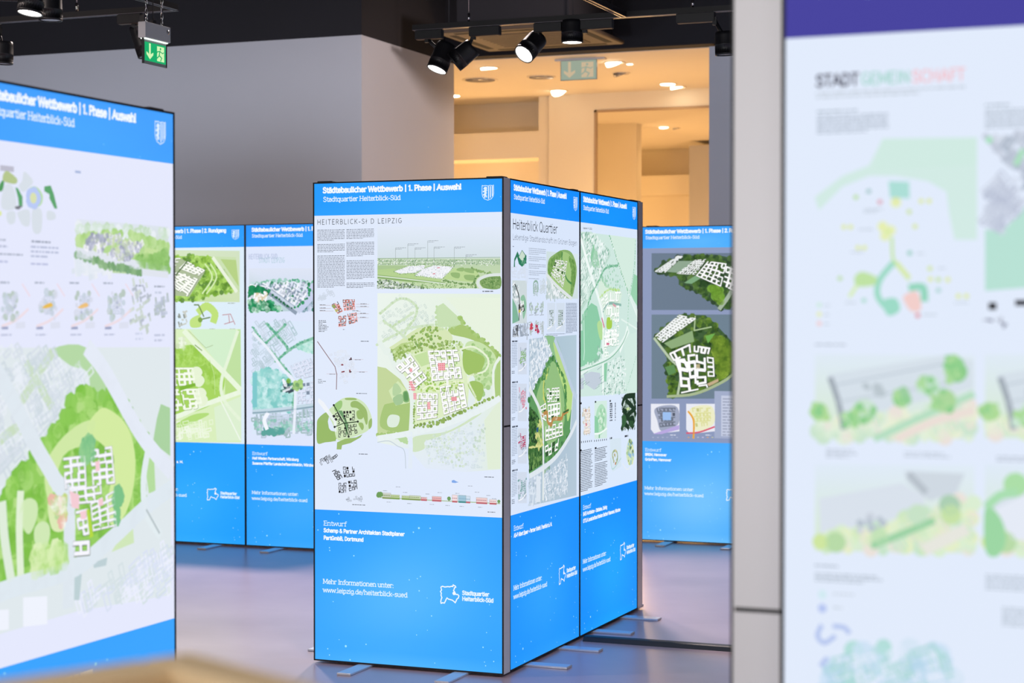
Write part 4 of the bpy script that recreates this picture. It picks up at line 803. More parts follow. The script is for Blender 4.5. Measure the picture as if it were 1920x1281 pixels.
    g.para(Q(558, 828), Q(580, 838), .02, '20262e', 3, .5); g.para(Q(556, 845), Q(652, 1124), .0092, '3c4450', 2, .42, fill=.8); g.para(Q(664, 812), Q(684, 820), .02, '20262e', 3, .5); g.para(Q(664, 828), Q(754, 915), .0092, '3c4450', 2, .42, fill=.8); g.para(Q(664, 935), Q(754, 1085), .0092, '3c4450', 2, .42, fill=.8)
    g.poly([Q(772, 765), Q(850, 760), Q(850, 960), Q(790, 1000), Q(772, 940)], 'd6e6f2', 2); g.line([Q(800, 930), Q(788, 880), Q(800, 850), Q(820, 860), Q(824, 910), Q(810, 945)], .012, 'a8b890', 4, True); g.line([Q(776, 900), Q(790, 980), Q(850, 900)], .008, 'b8d8d8', 3, True)
    g.scatter([Q(790, 850), Q(825, 850), Q(825, 945), Q(795, 945)], 14, .006, .01, ['c87c5c', '98a880', 'd8c8a0'], 5)
    g.blob([Q(885, 870), Q(900, 780), Q(925, 770), Q(942, 860), Q(935, 930), Q(905, 950)], 'd3e4c0', 3); g.scatter([Q(885, 870), Q(900, 780), Q(925, 770), Q(942, 860), Q(935, 930), Q(905, 950)], 50, .007, .015, ['a8c890', '8fb8d8', 'e4e8b0', '5a7a50', 'bcd8b0'], 5)
    g.line([Q(860, 940), Q(900, 980), Q(958, 880)], .008, 'e4ecf2', 3, True)

def art_left(g):
    sheet(g, 'Auswahl', (), blue='2fa0ff', light='48b0ff', head='3a9cff', paper='e4e8fc', hk=.5, seed=15)
    P = lambda x, y: HG_La(x, y)
    Q = lambda x, y: HG_Lb(x, y)
    a = [P(-110, 78), P(240, 105), P(-110, 50)]
    g.para(P(-110, 50), P(240, 98), .03, 'bcbccc', 2, .5); g.para([(0.3289, 0.6739)][0], [(0.5486, 0.6108)][0], .03, 'eef6ff', 3, .6, 1)
    g.para(P(480, 118), P(540, 145), .014, 'a8b8dc', 2, .5)
    g.blob([P(22, 195), P(30, 150), P(55, 138), P(112, 185), P(105, 218), P(55, 212)], 'b4c68c', 3)
    g.blob([P(0, 230), P(18, 198), P(32, 210), P(20, 262), P(-5, 262)], '4f9a5c', 3)
    g.poly([P(102, 240), P(118, 245), P(148, 300), P(148, 365), P(125, 360), P(120, 310)], '5aa46c', 3); g.blob([P(105, 360), P(145, 358), P(125, 380), P(102, 375)], '787c84', 4)
    g.poly([P(285, 235), P(325, 228), P(345, 280), P(368, 375), P(350, 375), P(318, 310), P(318, 285), P(285, 265)], '5aa46c', 3)
    for q in ([P(15, 370), P(35, 230), P(90, 240), P(105, 370)], [P(145, 200), P(160, 140), P(215, 200), P(190, 240), P(150, 270), P(125, 230)], [P(50, 400), P(100, 395), P(100, 460), P(70, 475), P(50, 450)], [P(120, 395), P(190, 385), P(192, 480), P(150, 480), P(122, 430)], [P(210, 385), P(268, 385), P(265, 520), P(215, 520)], [P(305, 390), P(350, 400), P(355, 440), P(305, 445)]): g.blob(q, 'd7dfe8', 2)
    g.blob([P(175, 290), P(200, 240), P(240, 240), P(275, 290), P(265, 350), P(210, 375), P(180, 345)], 'b8dca8', 3); g.blob([P(188, 300), P(215, 262), P(245, 275), P(248, 340), P(215, 355)], 'e8ecfc', 4)
    for i in range(5):
        t = i * 1.256; c = P(215 + 20 * math.cos(t), 308 + 25 * math.sin(t)); g.disc(c, .022, 'b8c8f4', 5, 8)
    g.disc(P(215, 308), .016, 'd8e0b0', 6, 8); g.blob([P(-20, 400), P(10, 390), P(15, 415), P(-10, 425)], 'dce8a0', 3)
    g.para(P(-110, 545), P(45, 560), .011, 'a8b0c2', 2, .45, 1); g.para(P(-110, 580), P(160, 612), .014, 'b0b8d0', 2, .4); g.para(P(-110, 636), P(150, 655), .011, 'a8b0c2', 2, .45, 1); g.para(P(-110, 680), P(160, 745), .013, 'b8bede', 2, .4)
    g.para(P(205, 563), P(325, 578), .011, '98a0b2', 2, .5, 1); g.para(P(200, 592), P(375, 690), .013, 'b4bcd6', 2, .4); g.para(P(200, 700), P(380, 765), .013, 'b8bede', 2, .4)
    # aerial
    g.poly([P(490, 440), P(1068, 490), P(1068, 800), P(490, 770)], ['e0e6f2', 'dce4ee', 'b8d49c', 'c4dcae'], 1)
    g.poly([P(490, 500), P(700, 490), P(900, 540), P(1068, 600), P(1068, 760), P(800, 720), P(490, 640)], 'b4d890', 2)
    g.scatter([P(490, 480), P(1068, 520), P(1068, 560), P(490, 520)], 90, .008, .02, ['d4e4d8', 'c4dcc0', 'e8eef4'], 3)
    g.scatter([P(490, 560), P(560, 540), P(800, 520), P(1068, 600), P(1068, 680), P(960, 620), P(800, 540), P(560, 560), P(560, 620), P(490, 640)], 160, .008, .016, ['b4d890', 'a8d080', 'c4e0a4'], 4)
    for w, n in (([P(530, 620), P(570, 545), P(760, 540), P(770, 580), P(690, 600), P(640, 650)], 90), ([P(680, 660), P(800, 580), P(915, 590), P(880, 640), P(820, 700), P(700, 680)], 120)):
        g.poly(w, 'e4e6f2', 5); g.scatter(w, n, .006, .014, ['b8bcd0', 'f2f2fa', 'c8d8b0', '9aa0b4'], 6, 4)
    g.poly([P(920, 620), P(1020, 640), P(1000, 690), P(910, 690)], 'c4e09c', 5)
    g.scatter([P(850, 690), P(1060, 650), P(1068, 770), P(900, 740)], 130, .01, .02, ['90c46c', 'a0cc80', '7fb45c'], 5)
    g.canopy([P(490, 675), P(600, 710), P(760, 750), P(920, 780)], .013, ['8cb48c', '9cc094', '7ca880'], 5, .7); g.canopy([P(600, 700), P(700, 735), P(900, 775)], .012, ['78a474', '8cb484'], 6, .8)
    g.line([P(490, 650), P(700, 695), P(900, 740), P(1068, 770)], .03, 'dfe4ee', 5, True); g.line([P(900, 775), P(1068, 795)], .02, 'dfe4ee', 6)
    g.houses([P(490, 700), P(560, 730), P(700, 770), P(490, 768)], 40, .03, 10, ['dce4ee', 'e8ecf4'], 4)
    # row of diagrams
    for i, x in enumerate((-200, 15, 235, 455, 668)):
        c = (70, 70, 310, 535, 740)[i]
        g.para(P(x - 10 if x > 0 else -110, 818 + i * 2), P(x + 50, 832 + i * 2), .012, 'acb4c6', 2, .45, 1)
        if i == 0: continue
        g.line([P(x + 130, 850), P(x + 180, 930)], .006, 'ecdce8', 3); g.line([P(x, 1120), P(x + 90, 1080), P(x + 170, 1010)], .008, 'ecdce4', 3, True)
        g.grid([P(c - 30, 925), P(c + 40, 925), P(c + 35, 1045), P(c - 25, 1045)], 3, 4, 'c8d0e2', 'b4bcd2', .35, 4, th=.26, shadow=False)
        if i in (2, 3): g.blob([P(c - 40, 1000), P(c + 10, 970), P(c + 28, 990), P(c - 10, 1005)], 'e8bc50' if i == 2 else 'ecc078', 6)
        g.scatter([P(c - 50, 900), P(c + 50, 900), P(c + 50, 1070), P(c - 50, 1070)], 26, .006, .014, ['c8d4e0', 'b8c8c0', 'd8dcec'], 3)
        g.rect(P(x, 1122), P(x + 42, 1138), '9ca4c4', 3); g.para(P(x - 4, 1150), P(x + 110, 1185), .013, 'c0c6de', 2, .4); g.poly([P(x + 90, 1095), P(x + 150, 1090), P(x + 150, 1130), P(x + 90, 1135)], 'dce0f0', 2)
    for i in range(3):
        for j in range(2):
            c = P(865 + j * 60, 900 + i * 85); g.houses([(c[0] - .03, c[1] - .04), (c[0] + .03, c[1] - .04), (c[0] + .03, c[1] + .04), (c[0] - .03, c[1] + .04)], 8, .014, 20, ['c4d0c8', 'b4bcc8', 'd0dad4'], 3)
    g.para(P(845, 842), P(912, 856), .012, 'a0a8b8', 2, .45, 1); g.para(P(980, 848), P(1046, 862), .012, 'a0a8b8', 2, .45, 1)
    g.para(P(985, 880), P(1060, 915), .016, 'c4cce0', 2); g.houses([P(985, 940), P(1065, 935), P(1065, 1060), P(985, 1060)], 34, .014, 10, ['b8c0d2', 'c8d0e2', 'b4c0c0'], 3); g.para(P(980, 1150), P(1070, 1215), .016, 'c4cae0', 2, fill=.4); g.para(P(860, 1140), P(940, 1210), .016, 'd0d6ec', 2, fill=.4)
    # large plan
    g.poly([Q(-110, 25), Q(640, 22), Q(645, 950), Q(300, 1010), Q(-110, 1130)], ['dfe8ec', 'e0ecea', 'dfe8f6', 'e2e8fa', 'e0e6f4'], 1)
    g.houses([Q(-100, 40), Q(200, 30), Q(340, 120), Q(300, 200), Q(160, 390), Q(20, 600), Q(-100, 600)], 220, .028, 30, ['d6dee8', 'e6ecf4', 'cdd8e0'], 3, True)
    for r in ([Q(200, 40), Q(80, 230)], [Q(-60, 430), Q(60, 330), Q(120, 360)], [Q(100, 80), Q(200, 250)]): g.line(r, .03, 'c8dcc0', 3, True)
    g.blob([Q(205, 28), Q(330, 25), Q(430, 190), Q(420, 225), Q(350, 205), Q(330, 115), Q(265, 90)], 'b4d8a4', 3)
    park = [Q(310, 195), Q(350, 185), Q(440, 200), Q(500, 290), Q(552, 390), Q(535, 500), Q(540, 600), Q(480, 690), Q(400, 760), Q(290, 825), Q(40, 905), Q(-110, 960), Q(-110, 640), Q(20, 600), Q(65, 520), Q(160, 400), Q(240, 300)]
    g.poly(park, '93cc5c', 3); g.canopy([Q(20, 600), Q(65, 520), Q(160, 400), Q(240, 300), Q(310, 195), Q(440, 200)], .03, ['7fc048', '8cc858', 'a4d670'], 4, .7); g.canopy([Q(440, 210), Q(500, 300), Q(545, 400), Q(525, 520), Q(520, 620), Q(400, 750)], .03, ['88c654', '9cd068', '7ab850'], 4, .8)
    g.scatter(park, 330, .014, .035, ['a2d470', '86c450', 'b0da80', '7cba48'], 4, 8)
    g.blob([Q(370, 260), Q(410, 255), Q(480, 320), Q(510, 450), Q(490, 600), Q(440, 690), Q(400, 640), Q(430, 450), Q(400, 400), Q(330, 330)], 'd3eba0', 5); g.blob([Q(190, 600), Q(240, 430), Q(330, 380), Q(360, 300), Q(300, 310), Q(220, 380), Q(170, 480)], 'cfe8a4', 5)
    g.blob([Q(185, 590), Q(250, 585), Q(250, 660), Q(240, 710), Q(195, 700)], 'dbeab4', 6); g.scatter([Q(185, 590), Q(250, 585), Q(240, 710)], 50, .01, .02, ['e8b8a8', 'f4f4e8', 'c4d880', 'b8d898'], 7)
    g.scatter([Q(130, 790), Q(240, 750), Q(250, 840), Q(130, 870)], 60, .015, .03, ['c4e498', 'dbeeb8', 'aad878'], 6)
    for c, r in (((110, 655), .05), ((160, 735), .045)): g.blob([(Q(*c)[0] + r * math.cos(t) * (.8 + .3 * math.sin(3 * t)), Q(*c)[1] + r * math.sin(t)) for t in [k * .785 for k in range(8)]], 'cfe8b4', 6)
    g.line([Q(330, 25), Q(400, 120), Q(500, 300), Q(560, 390), Q(645, 490)], .055, 'e2e8f4', 6, True); g.line([Q(-110, 0), Q(0, 130), Q(130, 380), Q(210, 520), Q(260, 620), Q(258, 1000)], .055, 'dde6ee', 6, True)
    g.line([Q(-110, 985), Q(60, 920), Q(280, 850), Q(420, 740), Q(550, 620), Q(645, 550)], .055, 'dce6ee', 6, True); g.line([Q(80, 560), Q(75, 700), Q(80, 880)], .03, 'e0eed4', 6, True); g.line([Q(10, 600), Q(20, 740), Q(45, 900)], .035, 'dcead8', 6, True); g.line([Q(558, 400), Q(540, 520), Q(550, 640), Q(605, 730)], .03, 'e0eaee', 6, True)
    g.poly([Q(605, 235), Q(640, 250), Q(640, 430), Q(575, 380), Q(590, 290)], 'aad2a0', 4); g.poly([Q(565, 420), Q(580, 450), Q(585, 560), Q(560, 570), Q(550, 500)], 'b4dc9c', 5); g.poly([Q(500, 690), Q(505, 755), Q(420, 790), Q(450, 740)], 'cfe6b8', 4)
    g.poly([Q(268, 870), Q(310, 865), Q(300, 970), Q(265, 970)], 'bcd0d4', 4); g.poly([Q(350, 830), Q(405, 810), Q(400, 840), Q(355, 850)], 'bccfd4', 4)
    for q, a, b in (([Q(238, 440), Q(320, 430), Q(325, 545), Q(248, 555)], 3, 4), ([Q(340, 410), Q(420, 395), Q(432, 530), Q(350, 540)], 3, 5), ([Q(260, 560), Q(380, 540), Q(385, 600), Q(265, 610)], 4, 2), ([Q(340, 610), Q(430, 560), Q(440, 690), Q(350, 710)], 3, 5), ([Q(285, 640), Q(330, 630), Q(335, 720), Q(300, 730)], 2, 3), ([Q(275, 755), Q(335, 750), Q(335, 795), Q(280, 800)], 2, 1)):
        g.grid(q, a, b, 'f6f6ff', '6a7464', .14, 8, th=.34, skip=0, solid=0)
    for q in ([Q(262, 560), Q(298, 575), Q(298, 630), Q(270, 622)], [Q(358, 450), Q(375, 448), Q(375, 485), Q(360, 488)], [Q(300, 640), Q(325, 632), Q(325, 665), Q(305, 668)], [Q(370, 592), Q(388, 588), Q(388, 615), Q(372, 618)]): g.poly(q, 'f4ccd4', 10)
    g.poly([Q(325, 630), Q(335, 628), Q(352, 730), Q(338, 738)], 'b4d83c', 10); g.scatter([Q(300, 400), Q(345, 360), Q(350, 430), Q(320, 450)], 30, .014, .028, ['7cc088', '94cc90'], 9); g.scatter([Q(430, 570), Q(460, 560), Q(440, 690)], 20, .014, .028, ['7cc088'], 9)
    g.poly([Q(-60, 1010), Q(36, 1005), Q(36, 1080), Q(-60, 1090)], 'eef2fc', 3); g.poly([Q(90, 960), Q(180, 955), Q(180, 1060), Q(90, 1070)], 'eef2fc', 3); g.houses([Q(260, 980), Q(640, 760), Q(640, 940), Q(300, 1000)], 90, .03, 20, ['d8e0f2', 'd4e0e4', 'e8ecfa'], 3, True)
    g.line([Q(550, 630), Q(600, 720)], .008, 'b8c4c8', 7)

def art_green(g):
    sheet(g, '2. Rundgang', (), blue='109cff', light='2cacff', head='0a98ff', paper='dcecf8', hk=.4, seed=21, num='1')
    P = lambda x, y: HG_BL1a(x, y)
    a = [(0.4176, 0.5855), (0.4742, 0.5858), (0.4177, 0.6018)]
    g.text('a. M.', a[0], (a[1][0], 0), a[2][1] - a[0][1], 'f2f8ff', .27, False, .03)
    g.poly([P(-120, 200), P(405, 205), P(405, 485), P(-120, 480)], ['d4e4bc', 'd0e0c0', 'cfe0b4', 'b4d878'], 1)
    fan = [P(60, 235), P(205, 232), P(262, 240), P(330, 340), P(372, 430), P(250, 445), P(170, 480), P(-60, 478), P(-60, 240)]
    g.poly(fan, '9aca50', 2); g.scatter(fan, 420, .012, .026, ['8aba44', 'b4dc70', '6f9c3c', 'a8d460', '5f8c34'], 3, 6)
    for r in (.0, .06): g.line([P(215 + r * 500, 275), P(255 + r * 400, 350), P(200 + r * 400, 440)], .012, 'd3ecae', 5, True)
    g.poly([P(262, 235), P(385, 240), P(405, 430), P(372, 420)], 'c9deae', 3); g.poly([P(300, 250), P(385, 255), P(400, 400)], 'b4d080', 4); g.line([P(258, 240), P(320, 330), P(390, 430)], .026, 'e8f0dc', 6)
    g.poly([P(-60, 250), P(90, 250), P(215, 320), P(130, 455), P(-60, 440)], 'a8b890', 5)
    g.grid([P(-60, 245), P(85, 245), P(50, 300), P(-60, 300)], 5, 3, 'fbfdf4', '4a5a3c', .2, 7, th=.34, skip=0, solid=0); g.grid([P(115, 262), P(215, 312), P(180, 340), P(75, 300)], 5, 3, 'fbfdf4', '4a5a3c', .2, 7, th=.34, skip=0, solid=0)
    g.grid([P(-60, 330), P(90, 325), P(175, 360), P(120, 455)], 7, 4, 'fbfdf4', '4a5a3c', .2, 7, th=.34, skip=0, solid=0); g.line([P(55, 340), P(120, 260)], .01, '4a6a2c', 9)
    g.para(P(340, 484), P(405, 492), .012, '9aa48c', 2)
    g.blob([P(136, 580), P(185, 555), P(195, 590), P(190, 620), P(140, 622)], 'bfe07c', 3); g.line([P(180, 540), P(225, 508), P(268, 545), P(262, 590)], .055, 'bfe07c', 3, True)
    g.line([P(155, 500), P(180, 500), P(210, 565)], .01, '6a8848', 5); g.line([P(190, 580), P(245, 568)], .01, '6a8848', 5); g.disc(P(190, 582), .02, '78a038', 6)
    for q in ([P(310, 555), P(355, 550), P(380, 608)], [P(320, 605), P(370, 590)], [P(345, 555), P(350, 600)]): g.line(q, .006, 'c08890', 4)
    g.houses([P(60, 540), P(115, 530), P(115, 610), P(60, 612)], 18, .02, 20, ['8c948c', 'c8ccc4'], 3)
    for x in (60, 240, 350): g.para(P(x, 625), P(x + 50, 632), .01, 'b0b8a8', 2)
    g.poly([P(-160, 632), P(410, 632), P(413, 1250), P(-160, 1250)], 'd9eebc', 1)
    g.poly([P(130, 632), P(385, 634), P(380, 700), P(320, 860)], 'd2eecb', 2); g.poly([P(395, 634), P(410, 634), P(413, 950), P(330, 860)], 'bfe0a0', 3)
    g.blob([P(-100, 760), P(60, 735), P(150, 720), P(240, 790), P(320, 880), P(300, 1000), P(200, 1070), P(60, 1100), P(-100, 1120)], 'a6d45c', 3); g.scatter([P(60, 740), P(150, 720), P(300, 880), P(290, 990), P(210, 900), P(150, 820), P(60, 830)], 90, .014, .026, ['9ccc54', 'b2dc70', '98c84c'], 4, 7)
    g.line([P(100, 640), P(180, 730), P(320, 870), P(410, 965)], .04, 'e8f4dc', 6, True); g.line([P(395, 640), P(345, 790), P(305, 920), P(320, 1020), P(410, 1130)], .026, 'e4f2d8', 6, True); g.line([P(-60, 1125), P(60, 1110), P(200, 1050), P(410, 975)], .035, 'eaf5e0', 6, True)
    g.grid([P(-60, 845), P(150, 845), P(165, 935), P(-60, 945)], 8, 3, 'f4faea', '8cac60', .16, 7, th=.34, solid=0); g.grid([P(-60, 965), P(180, 960), P(205, 1060), P(-60, 1090)], 8, 4, 'f4faea', '8cac60', .16, 7, th=.34, solid=0); g.poly([P(75, 948), P(162, 926), P(166, 942), P(78, 970)], '7cb42c', 9); g.line([P(62, 905), P(98, 1050)], .014, '94c848', 9)
    for c in ((170, 870), (182, 915), (192, 985), (200, 1020)): g.blob([(P(*c)[0] + .05 * math.cos(k), P(*c)[1] + .045 * math.sin(k)) for k in range(6)], 'e6f2d4', 8)
    g.houses([P(65, 685), P(105, 680), P(110, 735), P(65, 740)], 20, .03, 0, ['eef6e4', 'cfe0b8'], 4); g.line([P(160, 718), P(200, 750)], .008, '8ca868', 7); g.line([P(125, 640), P(220, 735), P(260, 720)], .004, 'a8bc90', 7)
    g.poly([P(325, 890), P(345, 905), P(400, 965), P(325, 1000)], 'b8dc84', 5); g.blob([P(60, 1150), P(150, 1100), P(230, 1090), P(220, 1110), P(80, 1170)], 'b2dc78', 4); g.poly([P(265, 1060), P(410, 1000), P(410, 1240), P(280, 1240)], 'dcefd0', 3)
    g.line([P(290, 1000), P(340, 1100), P(410, 1240)], .01, 'eef6ea', 5, True); g.houses([P(-60, 1160), P(250, 1130), P(260, 1230), P(-60, 1240)], 50, .035, 10, ['e6f4d4', 'eef6e4'], 4, True)
    g.line([P(240, 800), P(265, 880), P(270, 990)], .005, 'c4e498', 7, True)

def art_teal(g):
    sheet(g, 'Auswahl', ('Holl Wieden Partnerschaft, W\u00fcrzburg', 'Susanne Pfeiffer Landschaftsarchitektin, W\u00fcrzburg'), blue='189cff', light='3cacff', head='1090ff', paper='dde6fb', hk=.5, seed=27)
    P = lambda x, y: HG_BL2a(x, y)
    g.text('HEITERBLICK-S\u00dcD'.replace('\u00dc', 'U'), P(455, 250), (P(610, 250)[0], 0), .035, 'a8b4d4', .09, False, .2); g.text('STADT LEIPZIG', P(510, 270), (P(650, 270)[0], 0), .035, 'a8c8d4', .09, False, .2)
    g.poly([P(456, 300), P(860, 300), P(860, 535), P(456, 535)], ['dde4f4', 'dde4f4', 'c8d8ec', 'a8c8c0'], 1)
    g.scatter([P(456, 380), P(560, 365), P(700, 360), P(860, 385), P(860, 440), P(456, 420)], 200, .008, .02, ['7cc0a4', '4ca880', 'c0dce0', 'a0ccc0'], 2)
    R = [P(456, 395), P(520, 385), P(660, 375), P(780, 385), P(780, 440), P(740, 500), P(640, 480), P(560, 440), P(456, 470)]
    g.poly(R, 'c8d8e8', 2); g.scatter(R, 330, .007, .018, ['2c8c60', 'f0f4fc', 'e0e6f4', '1c7c50', 'b8c8dc', '7c8ca4'], 3, 4)
    g.houses(R, 170, .022, -25, ['f4f6fe', 'e0e8f6', 'e8ecf8', '8494a8'], 4)
    g.poly([P(456, 475), P(520, 480), P(560, 500), P(640, 530), P(640, 535), P(456, 535)], '1c7c50', 5); g.scatter([P(456, 475), P(520, 480), P(560, 470), P(640, 530), P(456, 535)], 120, .01, .022, ['0c6c40', '2c9460', '4cac7c', 'c8e8d8'], 6)
    g.scatter([P(456, 400), P(500, 395), P(600, 440), P(456, 450)], 80, .01, .018, ['1c7c50', '2c9460'], 5); g.houses([P(480, 440), P(550, 430), P(560, 470), P(490, 475)], 30, .024, -20, ['f8fafe', 'd8c8a0'], 7)
    g.line([P(570, 430), P(640, 480), P(720, 540)], .05, '8c9cb0', 6); g.line([P(575, 425), P(650, 478), P(735, 540)], .02, 'c8d4e4', 7); g.canopy([P(585, 445), P(700, 530)], .01, ['1c6c48'], 8, 1.8)
    g.line([P(860, 380), P(790, 410), P(785, 470), P(720, 535)], .045, 'c8d0ec', 7, True); g.scatter([P(780, 480), P(860, 440), P(860, 535), P(750, 530)], 70, .01, .02, ['3c7c70', '9cb4c8', 'd0d8f0'], 6)
    g.canopy([P(780, 390), P(775, 460), P(700, 520)], .014, ['2c9460', '1c7c50'], 8, 1)
    # plan
    g.poly([P(475, 590), P(860, 588), P(860, 1205), P(475, 1205)], 'dbe8fa', 1)
    g.poly([P(475, 870), P(560, 850), P(660, 880), P(690, 960), P(690, 1080), P(475, 1080)], 'a8dcdc', 2); g.scatter([P(475, 870), P(560, 850), P(660, 880), P(690, 960), P(690, 1080), P(475, 1080)], 260, .012, .03, ['94d4d0', 'bce6e4', 'd0eef0', '80c8c4'], 3)
    g.scatter([P(700, 720), P(800, 690), P(860, 720), P(860, 780), P(740, 740)], 160, .01, .02, ['94d4c4', 'bce6dc', 'd0eee8'], 3); g.poly([P(475, 870), P(500, 870), P(500, 1060), P(475, 1060)], '7cc8cc', 4)
    g.houses([P(480, 600), P(700, 595), P(720, 660), P(600, 780), P(480, 700)], 54, .03, 35, ['c4d2e0', 'd0dcec', 'b0c8d0'], 4, True); g.houses([P(480, 720), P(600, 760), P(580, 830), P(480, 860)], 30, .03, 35, ['b4c8d2', 'c8d8e6'], 4, True)
    for r, w in (([P(545, 710), P(600, 660), P(660, 605)], .016), ([P(550, 600), P(640, 700), P(675, 750)], .022), ([P(475, 620), P(540, 710), P(620, 805), P(700, 920), P(690, 1080)], .014), ([P(600, 810), P(700, 730), P(810, 680)], .02)):
        g.line(r, w, '8cc4ac', 5, True); g.canopy(r, .011, ['5cac8c', '8cc4ac'], 6, 1.4)
    g.line([P(475, 650), P(560, 740), P(640, 850), P(705, 940), P(700, 1205)], .022, 'e8eefa', 7, True)
    g.grid([P(680, 830), P(790, 790), P(830, 880), P(720, 910)], 5, 4, 'dfe6f8', '7c8ca0', .25, 6, th=.3); g.grid([P(720, 930), P(860, 910), P(860, 1040), P(720, 1040)], 6, 5, 'dfe6f8', '7c8ca0', .25, 6, th=.3)
    g.houses([P(635, 920), P(690, 915), P(690, 975), P(635, 975)], 14, .03, 20, ['f4f6fe', '4c8c7c', '3c4c58'], 8); g.disc(P(672, 915), .02, '8cc43c', 8); g.scatter([P(695, 930), P(740, 915), P(740, 960), P(700, 970)], 22, .012, .024, ['b4d88c', '9cc878', '3c7c5c'], 8)
    g.line([P(475, 1085), P(640, 1072), P(860, 1040)], .035, 'c4d8e4', 6, True); g.line([P(475, 1090), P(640, 1078), P(860, 1048)], .012, '8ca8b8', 7, True)
    g.houses([P(480, 1100), P(860, 1070), P(860, 1200), P(480, 1200)], 90, .045, 5, ['b4c4d4', 'c8d4e8', '9cb8b8'], 5, True); g.scatter([P(530, 1175), P(640, 1180), P(640, 1205), P(530, 1205)], 30, .014, .024, ['5ca49c'], 6); g.scatter([P(480, 1130), P(860, 1110), P(860, 1190), P(480, 1190)], 60, .008, .016, ['8cc4b8', 'b0d8d0'], 6); g.line([P(560, 1090), P(540, 1130), P(555, 1180)], .03, 'f0f4fe', 7, True)

